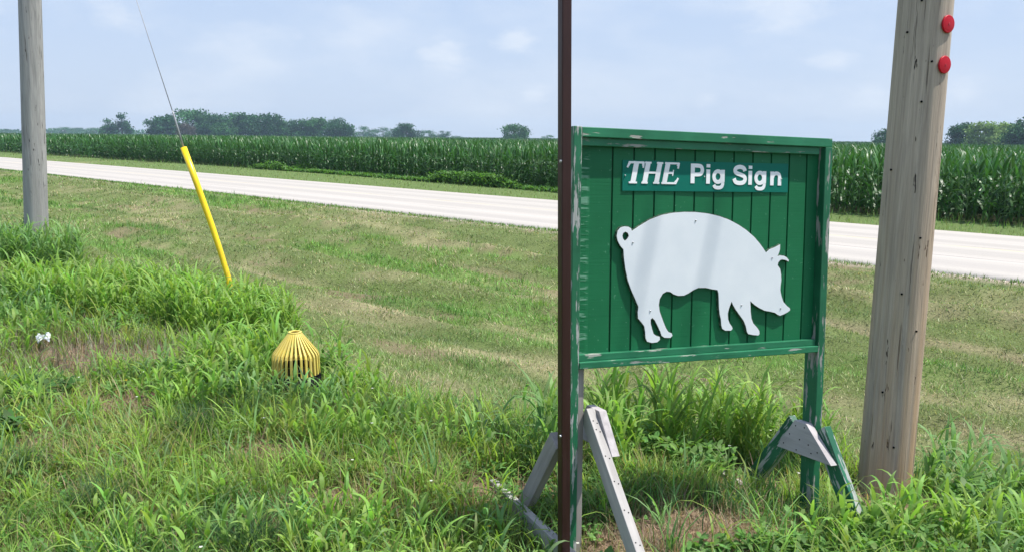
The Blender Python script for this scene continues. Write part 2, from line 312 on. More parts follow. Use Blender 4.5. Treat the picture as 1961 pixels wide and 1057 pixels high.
# ------------------------------------------------------------------ road
fr = Matrix(((DX, NX, 0, NX*ROAD0), (DY, NY, 0, NY*ROAD0), (0, 0, 1, 0), (0, 0, 0, 1)))    # x along, y across
W = ROAD1-ROAD0; us = np.linspace(-60, 900, 400)
prof = [(-.0, -.52), (0.0, -.455), (.5, -.445), (W/2, -.40), (W-.5, -.445), (W, -.455), (W, -.52)]
V = []; 
for k, u in enumerate(us):
    for (v, z) in prof: V.append((u, v+(.05*(float(vnoise(np.array([u*2.]), np.array([v]))[0])-.5) if v in (0., W) else 0), z))
V = np.array(V); n = len(prof); Q = [(a*n+b, a*n+b+1, (a+1)*n+b+1, (a+1)*n+b) for a in range(len(us)-1) for b in range(n-1)]
rd = np_mesh('road', V, np.array(Q)[:, ::-1], M_road, smooth=False); rd.matrix_world = fr; tag(rd, kind='structure')
# crumbled gravel along both edges
V = []; F_ = []
gs = 1400; u = np.where(rng.random(gs) < .7, rng.uniform(-6, 30, gs), rng.uniform(30, 90, gs))
for k in range(gs):
    side = 0 if rng.random() < .8 else 1; v = (-abs(rng.normal(0, .10))) if side == 0 else W+abs(rng.normal(0, .10)); r = rng.uniform(.008, .03)
    wx, wy = xy(u[k], ROAD0+v); z = H1(wx, wy); b0 = len(V)
    for d in ((-1, -1), (1, -1), (1, 1), (-1, 1)): V.append((wx+d[0]*r*rng.uniform(.6, 1.2), wy+d[1]*r*rng.uniform(.6, 1.2), z-.005))
    V.append((wx, wy, z+r*.9)); F_ += [(b0, b0+1, b0+4), (b0+1, b0+2, b0+4), (b0+2, b0+3, b0+4), (b0+3, b0, b0+4)]
tag(np_mesh('gravel', np.array(V), np.array(F_), M_gravel, smooth=False), 'pale crumbled gravel along the edges of the concrete road', 'gravel', kind='stuff')

# ------------------------------------------------------------------ blades
def blades(P, h, w, az, a0, a1, colr, seg=3, prof='grass', twist=None, pw=1.3):
    """curving strips: P (N,3) roots, h length, w width, az heading, a0/a1 start angle and added curl"""
    n = len(P); ts = np.linspace(0, 1, seg+1); hor = np.zeros(n); ver = np.zeros(n); V = np.zeros((n, seg+1, 2, 3), np.float32)
    ca, sa = np.cos(az), np.sin(az); tw = np.zeros(n) if twist is None else twist
    for k, t in enumerate(ts):
        if k:
            a = a0+a1*((t+ts[k-1])/2)**pw; hor = hor+np.sin(a)*h/seg; ver = ver+np.cos(a)*h/seg
        ww = {'grass': (1-t**2.2)*.92+.06, 'leaf': math.sin(math.pi*min(1, (t*.9+.1)))**.75*.97+.03, 'arch': min(1, .55+t*2)*(1-t**1.8)+.03}[prof]*w/2
        px = -sa*np.cos(tw*t)*ww; py = ca*np.cos(tw*t)*ww; pz = np.sin(tw*t)*ww
        cx, cy, cz = P[:, 0]+ca*hor, P[:, 1]+sa*hor, P[:, 2]+ver
        V[:, k, 0] = np.stack([cx-px, cy-py, cz-pz], 1); V[:, k, 1] = np.stack([cx+px, cy+py, cz+pz], 1)
    base = (np.arange(n)*(seg+1)*2)[:, None]; q = np.array([[2*k, 2*k+1, 2*k+3, 2*k+2] for k in range(seg)])
    Q = (base[:, :, None]+q[None]).reshape(-1, 4); return V.reshape(-1, 3), Q, np.repeat(colr, (seg+1)*2, axis=0)
class Batch:
    def __init__(s): s.V = []; s.Q = []; s.C = []; s.n = 0
    def add(s, t):
        V, Q, C = t; s.V.append(V); s.Q.append(Q+s.n); s.C.append(C); s.n += len(V)
    def build(s, name, m): return np_mesh(name, np.concatenate(s.V), np.concatenate(s.Q), m, np.concatenate(s.C), smooth=False)
U = rng.uniform
def samp(n, y0, y1, k, power=0):
    y = y0*(y1/y0)**rng.random(n) if power == 0 else np.sqrt(U(y0*y0, y1*y1, n)); return U(-k, k, n)*y, y
def jit(c, n, a=.25, hue=.12):
    b = 1+rng.normal(0, a, (n, 1)); h = 1+rng.normal(0, hue, (n, 3)); return np.clip(c*np.clip(b, .4, 1.9)*h, .005, .8)
def lerp(a, b, t): return a+(b-a)*np.clip(t, 0, 1)[:, None]

# mown bank
x, y = samp(520000, 3.6, 70, .78); s, p = sp(x, y); f = fore_mask(x, y); keep = (p < 14.86) & (rng.random(len(x)) > f*.8) & (rng.random(len(x)) > bare(x, y)*.9) & (rng.random(len(x)) < .35+1.3*fbm(x*2.6+7, y*2.6, 3))
x, y, p, s = x[keep], y[keep], p[keep], s[keep]; n = len(x); st, gr, so_ = mow_fields(x, y)
keep = rng.random(n) > so_*.5; x, y, st, gr, so_, s, p = [q[keep] for q in (x, y, st, gr, so_, s, p)]; n = len(x)
c = lerp(C_OLIVE*1.0+np.zeros((n, 3)), C_GREEN*1.15, gr); isst = rng.random(n) < (.10+.5*st)*(1-.7*gr)+.04; c[isst] = C_STRAW*1.15
dkp = sstep(.5, .68, fbm(s*.45+20, p*1.8+5, 4)+.25*(fbm(x*3, y*3, 2)-.5))[:, None]; c = c*(1-.38*dkp*np.array((1, .75, .9))); c = jit(c, n, .32, .08); sc_ = np.clip(y/6, .8, 6.0); tf = fbm(x*2.6+7, y*2.6, 3); hh = U(.022, .055, n)*(1+.9*gr)*(1+.3*(sc_-1))*(.45+1.1*tf)
b = Batch(); b.add(blades(np.stack([x, y, height(x, y)-.004], 1), hh*np.where(isst, 1.2, 1), .0042*sc_*U(.7, 1.4, n), U(0, 6.3, n), U(.1, 1.0, n)+isst*.45, U(.1, .9, n), c, seg=2))
# verge between road and corn
x, y = samp(90000, 17, 120, .75); s, p = sp(x, y); keep = (p > 22.2) & (p < 24.9+cshift(s)); x, y, p, s = x[keep], y[keep], p[keep], s[keep]; p = p-cshift(s); n = len(x)
c = jit(lerp(np.array((.21, .29, .10))+np.zeros((n, 3)), np.array((.13, .24, .06)), sstep(22.4, 24.2, p)+.8*(fbm(x*.5, y*.5)-.5)), n); b.add(blades(np.stack([x, y, height(x, y)], 1), U(.05, .14, n)*(1+1.6*sstep(23, 24.6, p)), .012*y/20*U(.6, 1.3, n), U(0, 6.3, n), U(.1, .7, n), U(.1, .8, n), c, seg=2))
# ragged fringe on the road edge
x = U(-8, 60, 9000); pp = ROAD0-.03-np.abs(rng.normal(0, .14, 9000)); x, y = xy(x, pp); n = len(x); c = jit(C_GREEN*.9+np.zeros((n, 3)), n)
b.add(blades(np.stack([x, y, height(x, y)-.005], 1), U(.04, .12, n), .009*np.clip(y/10, .8, 3), U(0, 6.3, n), U(.1, .8, n), U(.2, 1, n), c, seg=2))
tag(b.build('mown_grass', M_lawn), 'short mown grass with dry straw on the roadside bank', 'grass', kind='stuff')

# long foreground grass
b = Batch()
x, y = samp(120000, 2.3, 9.5, .80); f = fore_mask(x, y); br = bare(x, y); clump = fbm(x*1.6+3, y*1.6+8, 4); keep = (rng.random(len(x)) < f*(1-.88*br)*np.clip(.35+1.6*(clump-.3), .15, 1)); x, y, clump, br = x[keep], y[keep], clump[keep], br[keep]; n = len(x)
tone = fbm(x*.9+50, y*1.2+9, 3); c = lerp(np.array((.19, .31, .055))+np.zeros((n, 3)), np.array((.29, .37, .11)), sstep(.45, .65, tone)); c = lerp(c, np.array((.11, .24, .08))+np.zeros((n, 3)), sstep(.5, .35, tone))
dry = rng.random(n) < .13+.35*br+.12*sstep(.5, .7, tone); c[dry] = (.34, .28, .17); c = jit(c, n, .25, .1)
b.add(blades(np.stack([x, y, height(x, y)-.005], 1), U(.06, .17, n)*(.55+1.1*clump), U(.003, .0065, n)*np.clip(y/4, .8, 2), U(0, 6.3, n), U(.02, .6, n), U(.2, 1.5, n), c, seg=3))
# pale undergrowth litter
x, y = samp(70000, 2.4, 9, .80); f = fore_mask(x, y)*(.35+.65*bare(x, y)); keep = rng.random(len(x)) < f; x, y = x[keep], y[keep]; n = len(x); c = jit(np.array((.33, .26, .17))+np.zeros((n, 3)), n, .3, .08)
b.add(blades(np.stack([x, y, height(x, y)+U(0, .02, n)], 1), U(.03, .09, n), U(.002, .004, n)*np.clip(y/4, .8, 2), U(0, 6.3, n), U(.7, 1.6, n), U(-.2, .5, n), c, seg=2))
# medium arching blades in scattered tufts
nt_ = 3700; tx, ty = samp(nt_, 2.5, 8.5, .8, 1); k = (rng.random(nt_) < fore_mask(tx, ty)*(1-.92*bare(tx, ty))); tx, ty = tx[k], ty[k]
m_ = 9; x = np.repeat(tx, m_)+rng.normal(0, .025, len(tx)*m_); y = np.repeat(ty, m_)+rng.normal(0, .025, len(tx)*m_); n = len(x); size = np.repeat(U(.5, 1.25, len(tx)), m_)
tc_ = np.repeat(jit(np.where(rng.random((len(tx), 1)) < .3, np.array([(.17, .31, .10)]), np.array([(.26, .40, .08)])), len(tx), .15, .06), m_, axis=0)
b.add(blades(np.stack([x, y, height(x, y)-.005], 1), U(.14, .30, n)*size, U(.007, .014, n), U(0, 6.3, n), U(.05, .4, n), U(.5, 2.0, n), jit(tc_, n, .12, .04), seg=5, prof='arch', twist=U(-.9, .9, n)))
tag(b.build('long_grass', M_grass), 'long bright green grass with dry blades in the foreground', 'grass', kind='stuff')

# tall broad bladed grass: stems with leaves
def tall(bt, cx, cy, hmin, hmax, cols, leaves=6, lw=(.014, .026)):
    n0 = len(cx); hs = U(hmin, hmax, n0); az0 = U(0, 6.3, n0); lean = U(0, .22, n0); ch = jit(cols, n0, .14, .06); gz_ = height(cx, cy)-.01
    bt.add(blades(np.stack([cx, cy, gz_], 1), hs*.8, np.full(n0, .005), az0, lean, np.full(n0, .2), ch*.9, seg=3))
    for k in range(leaves):
        t = (k+.4)/leaves*.8; hz_ = hs*t; rx = cx+np.cos(az0)*hz_*np.sin(lean); ry = cy+np.sin(az0)*hz_*np.sin(lean)
        ln = hs*U(.45, .8, n0)*(1-.35*t); bt.add(blades(np.stack([rx, ry, gz_+hz_*np.cos(lean)], 1), ln, U(*lw, n0), az0+k*2.6+rng.normal(0, .6, n0), U(.12, .5, n0), U(.7, 2.1, n0), jit(ch, n0, .12, .04), seg=6, prof='arch', twist=U(-.8, .8, n0), pw=1.5))
def cloud(n, cx, cy, rx, ry, rot=0, edge=.0):
    a = U(0, 6.3, n); r = np.sqrt(rng.random(n)); u, v = r*np.cos(a)*rx, r*np.sin(a)*ry; c, s = math.cos(rot), math.sin(rot); return cx+u*c-v*s, cy+u*s+v*c
b = Batch(); TG = np.array([(.24, .39, .09)]); TB = np.array([(.20, .34, .12)])
for (cnt, cx, cy, rx, ry, rot, h0, h1, cc) in [
    (640, -3.45, 7.75, 1.35, .62, -.05, .28, .46, TG), (280, -2.5, 7.2, .6, .4, 0, .32, .50, TG), (260, -4.9, 7.0, 1.0, .7, 0, .18, .34, TB), (330, -5.85, 9.75, .75, .5, .2, .32, .58, TB),
    (110, -6.9, 9.1, .7, .6, 0, .2, .38, TG), (70, -6.7, 10.4, .6, .3, 0, .25, .45, TB), (120, -1.9, 5.75, .45, .5, 0, .22, .42, TG), (44, -1.42, 4.93, .42, .12, 0, .18, .30, TB), (26, -1.0, 5.3, .18, .25, 0, .18, .32, TG), (16, -1.55, 5.75, .4, .1, 0, .38, .52, TG),
    (60, -1.95, 4.95, .32, .28, 0, .16, .32, TG), (105, 1.0, 4.76, .55, .32, .1, .34, .60, TG), (45, 1.55, 5.0, .35, .3, 0, .28, .50, TG), (22, .58, 4.45, .14, .3, 0, .3, .5, TG), (14, .18, 4.25, .10, .12, 0, .38, .58, TB), (9, -.1, 4.4, .15, .12, 0, .2, .32, TB),
    (70, 2.75, 4.35, .42, .4, 0, .26, .48, TB), (90, 2.2, 3.55, .5, .26, 0, .16, .34, TG), (90, 2.4, 3.1, .55, .3, 0, .15, .32, TB), (16, 1.85, 4.85, .14, .12, 0, .3, .5, TG), (30, 1.5, 3.35, .3, .14, 0, .16, .32, TG), (12, 0.0, 3.2, .2, .2, 0, .15, .26, TB),
    (26, -2.35, 5.5, .3, .15, 0, .16, .28, TB), (22, -3.1, 4.9, .35, .2, 0, .15, .28, TG), (50, -.75, 4.4, .55, .25, 0, .14, .28, TG), (70, -1.0, 3.3, .9, .3, 0, .12, .24, TG), (34, -.45, 3.0, .35, .25, 0, .12, .22, TG), (40, -3.9, 6.3, .4, .4, 0, .2, .34, TG)]:
    q = cloud(cnt, cx, cy, rx, ry, rot); kk = (rng.random(cnt) > bare(*q)) | (q[0] < -.5); q = (q[0][kk], q[1][kk]); cnt = int(kk.sum())
    if cnt: tall(b, q[0], q[1], h0, h1, np.repeat(cc, cnt, 0))
# fine bluish tussocks
for (cx, cy, sz, k) in [(-1.75, 4.45, .22, 420), (-1.85, 3.55, .22, 300), (-1.05, 3.1, .2, 260), (-2.4, 3.9, .18, 240), (1.0, 3.75, .14, 160), (-2.9, 3.6, .2, 260), (2.35, 3.9, .2, 200)]:
    x, y = cloud(k, cx, cy, .10, .08); b.add(blades(np.stack([x, y, height(x, y)-.005], 1), U(.5, 1.15, k)*sz*1.1, U(.003, .005, k), U(0, 6.3, k), U(.1, .8, k), U(.5, 1.5, k), jit(np.repeat([(.065, .135, .05)], k, 0), k, .15, .05), seg=4))
tag(b.build('tall_grass', M_grass), 'tall broad bladed green grass left unmown around the posts and poles', 'grass', kind='stuff')

# leafy weeds
b = Batch()
def weeds(cx, cy, hmax, colr, per=16, size=.04):
    for k in range(per):
        n0 = len(cx); t = U(.15, 1, n0); z = height(cx, cy)+t*hmax*U(.6, 1, n0); x = cx+rng.normal(0, .035, n0); y = cy+rng.normal(0, .035, n0)
        b.add(blades(np.stack([x, y, z], 1), U(.6, 1.3, n0)*size, U(.35, .6, n0)*size, U(0, 6.3, n0), U(.6, 1.4, n0), U(0, .9, n0), jit(np.repeat(colr, n0, 0), n0, .2, .07), seg=3, prof='leaf', twist=U(-.4, .4, n0)))
    n0 = len(cx); b.add(blades(np.stack([cx, cy, height(cx, cy)], 1), np.full(n0, hmax*.9), np.full(n0, .004), U(0, 6.3, n0), U(0, .3, n0), U(0, .3, n0), np.repeat(colr, n0, 0)*.8, seg=2))
W1 = np.array([(.14, .27, .065)]); W2 = np.array([(.07, .155, .04)])
for (cnt, cx, cy, rx, ry, hm, cc, sz) in [(55, 1.65, 3.3, .5, .3, .16, W1, .045), (40, .95, 4.35, .25, .2, .2, W1, .05), (40, 2.5, 4.0, .3, .3, .26, W1, .06), (36, 2.2, 3.0, .6, .3, .14, W1, .04), (50, -3.3, 5.1, .5, .25, .12, W2, .07), (26, -2.95, 4.35, .25, .2, .13, W2, .09),
    (60, -2.6, 5.35, .9, .25, .12, W1, .04), (60, -2.0, 5.4, .3, .3, .22, W1, .05), (40, -3.7, 6.9, .6, .3, .16, W1, .05), (200, -1.8, 3.7, 1.6, .8, .08, W1, .035), (100, .2, 3.9, .5, .5, .08, W1, .035), (7, -1.3, 5.9, .2, .08, .26, W1, .07), (8, .35, 3.0, .15, .1, .17, W1, .08), (40, 1.0, 3.2, .3, .15, .1, W1, .05)]:
    q = cloud(cnt, cx, cy, rx, ry); weeds(q[0], q[1], hm, cc, size=sz)
q = samp(26, 2.8, 5.6, .6, 1); kf = fore_mask(*q) > .5; fx, fy = q[0][kf], q[1][kf]; nf = len(fx); fz = height(fx, fy)+U(.12, .2, nf)
for k in range(5): b.add(blades(np.stack([fx, fy, fz], 1), np.full(nf, .009), np.full(nf, .008), np.full(nf, k*1.257), np.full(nf, 1.2), np.full(nf, .2), np.where(np.arange(nf)[:, None] % 9 == 0, np.array([(.75, .55, .03)]), np.array([(.8, .8, .78)])), seg=2, prof='leaf'))
# weeds under the corn on the far verge
n0 = 1500; s_ = U(15, 48, n0); p_ = U(23.8, 24.9, n0); cx, cy = xy(s_, p_+cshift(s_)); hm = .42*sstep(.42, .66, fbm(s_*.35+4, p_*.6, 3))+.12
for k in range(14):
    x, y = cx+rng.normal(0, .12, n0), cy+rng.normal(0, .12, n0); b.add(blades(np.stack([x, y, height(x, y)+U(.1, 1, n0)*hm], 1), U(.10, .18, n0), U(.06, .10, n0), U(0, 6.3, n0), U(.5, 1.4, n0), U(0, .8, n0), jit(np.repeat(np.array([(.10, .22, .05)]), n0, 0), n0, .2, .07), seg=2, prof='leaf'))
tag(b.build('leafy_weeds', M_grass), 'low leafy green weeds among the grass and below the corn', 'weeds', kind='stuff')
# dead grey stems
b = Batch(); n0 = 2300; x, y = cloud(n0, -2.95, 6.15, 1.5, .5); x = x+rng.normal(0, .15, n0); y = y+rng.normal(0, .12, n0); b.add(blades(np.stack([x, y, height(x, y)], 1), U(.08, .24, n0), U(.003, .006, n0), U(0, 6.3, n0), U(0, .6, n0), U(0, .8, n0), jit(np.repeat([(.27, .235, .19)], n0, 0), n0, .3, .05), seg=2))
n0 = 1500; x, y = cloud(n0, .78, 3.45, .5, .42); b.add(blades(np.stack([x, y, height(x, y)], 1), U(.03, .09, n0), U(.003, .005, n0), U(0, 6.3, n0), U(0, 1.2, n0), U(0, .6, n0), jit(np.repeat([(.36, .27, .19)], n0, 0), n0, .3, .05), seg=2))
n0 = 900; x, y = cloud(n0, -2.2, 5.0, .6, .3); b.add(blades(np.stack([x, y, height(x, y)], 1), U(.04, .12, n0), U(.003, .005, n0), U(0, 6.3, n0), U(0, 1.2, n0), U(0, .6, n0), jit(np.repeat([(.30, .22, .17)], n0, 0), n0, .3, .05), seg=2))
tag(b.build('dead_stems', M_lawn), 'dead grey brown stems standing in dry patches', 'dead plants', kind='stuff')

# ------------------------------------------------------------------ corn
def corn_leaves(P, hs, az, nl, seg, wf=1.0, tmin=0.0, drop=1.0):
    n0 = len(P); out = []
    cl = jit(np.repeat([(.044, .125, .030)], n0, 0), n0, .12, .05)
    for k in range(nl):
        t = tmin+(1-tmin)*(k+.5)/nl; top = t > .72
        z = hs*t*.86; L_ = hs*U(.36, .50, n0)*(1 if not top else .92); Pk = P.copy(); Pk[:, 2] += z
        a0 = U(.25, .6, n0)*(1 if not top else .55); a1 = U(1.1, 2.3, n0)*(1 if not top else .45)
        out.append(blades(Pk, L_, U(.065, .095, n0)*wf, az+k*math.pi+rng.normal(0, .45, n0), a0, a1, jit(cl*(1 if not top else 1.15), n0, .15, .05), seg=seg, prof='arch', twist=U(-1.1, 1.1, n0), pw=1.2))
    return out
def stalks(P, hs, w=.028): 
    n0 = len(P); o = []
    for a in (0, math.pi/2): o.append(blades(P, hs*.93, np.full(n0, w), np.full(n0, a)+U(0, .5, n0), np.zeros(n0)+.01, U(0, .06, n0), jit(np.repeat([(.07, .14, .04)], n0, 0), n0, .1, .03), seg=2))
    return o
def join(parts):
    b = Batch(); [b.add(q) for q in parts]; return b
protos = []
for k in range(8):
    b = join(corn_leaves(np.array([[0., 0, 0]]), np.array([U(1.52, 1.7)]), np.array([0.]), 12, 6)); lv = b.build('corn_plant', M_corn)
    bm = bmesh.new(); hgt = 1.42; tube(bm, [(0, 0, -.03), (.005, 0, .5), (-.005, .005, .95), (0, 0, hgt)], [.016, .015, .012, .006], 6)
    me = bpy.data.meshes.new('stalk'); bm.to_mesh(me); bm.free()
    if k == 0: g = G('corn_stalk'); M_stalk = g.set((.08, .16, .04), .5, .4)
    stk = link('stalk', me, M_stalk, lv, True); protos.append((lv, stk, [False]))
CL = 'green corn plant in the two front rows of the field beyond the road'
for row in range(2):
    for k in range(150):
        s_ = 4.2+k*.172+U(-.03, .03); p_ = CORN0+.15+row*.76+U(-.05, .05)+float(cshift(np.float64(s_))); wx, wy = xy(s_, p_); lv, stk, used = protos[rng.integers(8)]
        if used[0]:
            o = lv.copy(); col.objects.link(o); c_ = stk.copy(); col.objects.link(c_); c_.parent = o
        else: o = lv; used[0] = True
        o.location = (wx, wy, H1(wx, wy)-.01); o.rotation_euler = (U(-.05, .05), U(-.05, .05), U(0, 6.3)); sc = U(.88, 1.08); o.scale = (sc, sc, sc)
        tag(o, CL, 'corn plant', 'corn plants in the front rows beyond the road')
b = Batch()
def add_corn(s0, s1, prow, step, nl, seg, wf, tmin, stalk=True):
    n0 = int((s1-s0)/step); s_ = s0+np.arange(n0)*step+U(-.04, .04, n0); p_ = prow+U(-.06, .06, n0)+cshift(s_); wx, wy = xy(s_, p_); P = np.stack([wx, wy, height(wx, wy)], 1); hs = U(1.42, 1.72, n0)*(.95+.1*fbm(s_*.12, p_*.5, 2))
    for q in corn_leaves(P, hs, U(0, 6.3, n0), nl, seg, wf, tmin): b.add(q)
    if stalk:
        for q in stalks(P, hs): b.add(q)
for row in range(60):
    pr = CORN0+.15+row*.76
    if row < 2: add_corn(30, 75, pr, .18, 11, 4, 1, 0); add_corn(75, 190, pr, .3, 9, 3, 1.6, 0, False)
    elif row < 5: add_corn(-2, 60, pr, .2, 10, 4, 1, .0); add_corn(60, 190, pr, .4, 6, 3, 1.8, .3, False)
    elif row < 14: add_corn(-6, 90, pr, .26, 5, 3, 1.2, .55, False); add_corn(90, 200, pr, .6, 4, 3, 2.2, .6, False)
    else: add_corn(-30, 130, pr, .5, 4, 2, 1.7, .65, False)
n0 = 42000; x, y = samp(n0, 55, 620, .85); s_, p_ = sp(x, y); k = p_ > 62; x, y = x[k], y[k]; n = len(x)
b.add(blades(np.stack([x, y, height(x, y)+.9+U(0, .15, n)], 1), U(.55, .85, n), .1*np.clip(y/60, 1, 6), U(0, 6.3, n), U(0, .45, n), U(0, .8, n), jit(np.repeat([(.045, .12, .03)], n, 0), n, .15, .05), seg=2))
tag(b.build('corn_field', M_corn), 'dense field of green corn stretching away behind the front rows', 'corn field', kind='stuff')
# the closed leaf canopy farther out
us = axis_vals([(-500, -60, 20), (-60, 130, 1.0), (130, 1000, 25)]); ps = axis_vals([(27, 70, .8), (70, 600, 10)])
UU, PP = np.meshgrid(us, ps); x, y = xy(UU.ravel(), PP.ravel()+1+cshift(UU.ravel())); z = height(x, y)+np.where(PP.ravel() < 40, .85, 1.2)+(rng.random(len(x))-.5)*.25; V = np.stack([x, y, z], 1)
nx, ny = len(us), len(ps); i = (np.arange(ny-1)[:, None]*nx+np.arange(nx-1)[None]).ravel(); Q = np.stack([i, i+1, i+1+nx, i+nx], 1)
keepc = jit(np.repeat([(.035, .095, .025)], len(x), 0), len(x), .2, .05)
tag(np_mesh('corn_canopy', V, Q, M_corn, keepc, smooth=False), 'closed green leaf canopy of the corn farther out in the field', 'corn field', kind='stuff')

# ------------------------------------------------------------------ trees
def px2w(px, D):
    return (px-980.5)/F*D*1.0, D
def make_tree(px, top, wpx, D, colr, label, nl=1500, lobes=9, loose=0., grp='trees beyond the corn field'):
    X, Y = px2w(px, D); yh = 252.7+.0105*px; Ht = (yh-top)/F*D*1.03+CZ+.5; Wd = wpx/F*D*1.36; t = empty('tree', (X, Y, -.6)); r = np.random.default_rng(int(px*7+D))
    bm = bmesh.new(); tr = Ht*.022+.08; tube(bm, [(0, 0, -.2), (tr*.3, 0, Ht*.3), (0, tr*.5, Ht*.6), (0, 0, Ht*.85)], [tr*1.3, tr, tr*.6, tr*.2], 8)
    for k in range(6):
        a = r.uniform(0, 6.3); z0 = Ht*r.uniform(.25, .55); R_ = Wd*r.uniform(.2, .38); tube(bm, [(0, 0, z0), (math.cos(a)*R_*.5, math.sin(a)*R_*.5, z0+Ht*.12), (math.cos(a)*R_, math.sin(a)*R_, z0+Ht*.25)], [tr*.45, tr*.3, tr*.1], 5)
    obj('trunk', bm, M_bark, t, True)
    # lobes of foliage, leaf clumps on and inside each
    P = []; Cc = []
    for k in range(lobes):
        a = r.uniform(0, 6.3); u = r.uniform(0, 1); zc = Ht*(.2+.62*u); env = math.sqrt(max(.05, 1-((zc/Ht-.45)/.62)**2)); rr = Wd*.5*env*r.uniform(.25, .75); lr = Wd*r.uniform(.15, .23)*(1-.15*u)
        if k == 0: rr = 0; zc = Ht*.82; lr = Wd*.2
        if k % 4 == 1: zc = Ht*r.uniform(.16, .3); rr = Wd*r.uniform(.1, .36)
        c = np.array((math.cos(a)*rr, math.sin(a)*rr, zc)); m = nl//lobes; d = r.normal(0, 1, (m, 3)); d /= np.linalg.norm(d, axis=1)[:, None]; rad = lr*(r.random(m)**.45)*(1+.25*r.normal(0, 1, m)*(.5+loose))
        lh = min(lr*.9, Ht*.18); q = c+d*rad[:, None]*np.array((1, 1, lh/lr)); P.append(q); Cc.append(np.repeat(colr[None]*r.uniform(.75, 1.25), m, 0))
    P = np.concatenate(P); Cc = np.concatenate(Cc); k = (P[:, 2] < Ht*1.0) & (P[:, 2] > Ht*.1); P, Cc = P[k], Cc[k]; n0 = len(P); s0 = Ht*.045
    d1 = r.normal(0, 1, (n0, 3)); d1 /= np.linalg.norm(d1, axis=1)[:, None]; d2 = np.cross(d1, r.normal(0, 1, (n0, 3))); d2 /= np.linalg.norm(d2, axis=1)[:, None]; sz = s0*r.uniform(.5, 1.25, (n0, 1))
    V = np.stack([P-d1*sz-d2*sz*.2, P-d2*sz*.65, P+d1*sz, P+d2*sz*.6+d1*sz*.15], 1).reshape(-1, 3); Q = np.arange(n0*4).reshape(-1, 4)
    np_mesh('crown', V, Q, M_tree, np.repeat(np.clip(Cc*(1+.18*r.normal(0, 1, (n0, 1))), .01, .5), 4, axis=0), t, smooth=False)
    tag(t, label, 'tree', grp)
DG = np.array((.028, .105, .032)); MG = np.array((.045, .145, .040)); LG = np.array((.20, .31, .09)); GY = np.array((.13, .12, .11))
T = [(215, 228, 34, 520, MG, 'low rounded tree left of the taller one in the small pair'), (241, 218, 36, 520, DG, 'taller dark tree of the small pair left of the long tree clump'),
 (308, 224, 36, 450, DG, 'dark tree at the far left end of the long tree clump'), (332, 221, 34, 455, DG, 'dark upright tree second from the left in the long tree clump'),
 (360, 236, 30, 400, GY, 'low grey leafless looking tree in front of the long tree clump'), (374, 211, 76, 470, MG, 'broad domed tree, tallest of the long tree clump behind the guy wire'),
 (412, 219, 52, 460, DG, 'dark round tree just right of the tallest in the clump'), (432, 236, 40, 425, MG, 'small round tree low in front of the middle of the clump'), (452, 218, 52, 470, MG, 'flat topped tree in the middle of the long clump'),
 (482, 220, 42, 465, DG, 'narrow dark tree right of the middle of the long clump'), (516, 219, 64, 440, DG, 'large dark round tree at the right end of the long clump'), (548, 231, 24, 445, MG, 'small tree filling the gap beside the large dark round tree'),
 (578, 229, 50, 450, DG, 'left tree of the wide pair in the middle distance'), (606, 227, 46, 450, MG, 'right tree of the wide pair in the middle distance'), (652, 227, 46, 440, DG, 'single full round tree right of the wide pair'),
 (697, 243, 44, 700, MG, 'pale low tree in the hazy row between two round trees'), (735, 244, 46, 700, MG, 'pale low tree nearer the right end of the hazy row'), (779, 237, 48, 480, DG, 'spreading tree standing alone right of the hazy row'),
 (822, 250, 40, 600, MG, 'low bushy tree right of the spreading tree'), (846, 251, 30, 600, DG, 'low dark tree ending the row before the open gap'), (872, 260, 22, 600, MG, 'tiny distant tree in the open gap left of the isolated tree'), (981, 238, 50, 400, MG, 'isolated spreading tree left of the brown steel post'), (1046, 259, 26, 600, MG, 'tiny distant tree beside the brown steel post'),
 (1686, 247, 46, 260, DG, 'dark tree showing between the sign and the large pole'), (1829, 236, 46, 250, DG, 'dark feathery tree just right of the large pole'), (1872, 234, 66, 240, LG, 'pale green willow like tree right of the large pole'), (1905, 236, 50, 250, LG, 'pale green broad tree beside the dark tree at the right edge'), (1947, 227, 62, 225, DG, 'large dark tree at the right edge above the corn'),
 (10, 247, 46, 900, MG, 'faint tree at the left edge on the horizon'), (34, 249, 40, 950, MG, 'faint low tree left of the thin left pole'), (104, 250, 40, 950, MG, 'faint low tree just right of the thin left pole'), (134, 244, 46, 850, MG, 'tallest tree of the faint row right of the left pole'),
 (160, 245, 40, 900, MG, 'faint rounded tree in the middle of the row on the horizon'), (186, 245, 36, 800, MG, 'faint tree at the right end of the row on the horizon'), (275, 254, 30, 950, MG, 'tiny faint tree between the small pair and the long clump')]
for a in T: make_tree(*a, nl=5200 if a[3] < 500 else 2200, lobes=28 if a[3] < 500 else 12, loose=.5)
# far hedge line on the horizon
b = Batch(); n0 = 2600; x = U(-1000, -430, n0); y = 1000+U(-10, 10, n0)+0*x; hz_ = 2+6*fbm(x*.02, x*0, 3)
x2 = x; b.add(blades(np.stack([x2, y, -.6+U(.0, .8, n0)*hz_], 1), np.full(n0, 3.), U(2, 4, n0), U(0, 6.3, n0), U(0, 1.2, n0), U(0, 1, n0), jit(np.repeat(MG[None], n0, 0), n0, .15, .05), seg=2, prof='leaf'))
tag(b.build('far_woods', M_tree), 'low continuous line of faint woods on the horizon at the left', 'woods', kind='stuff')

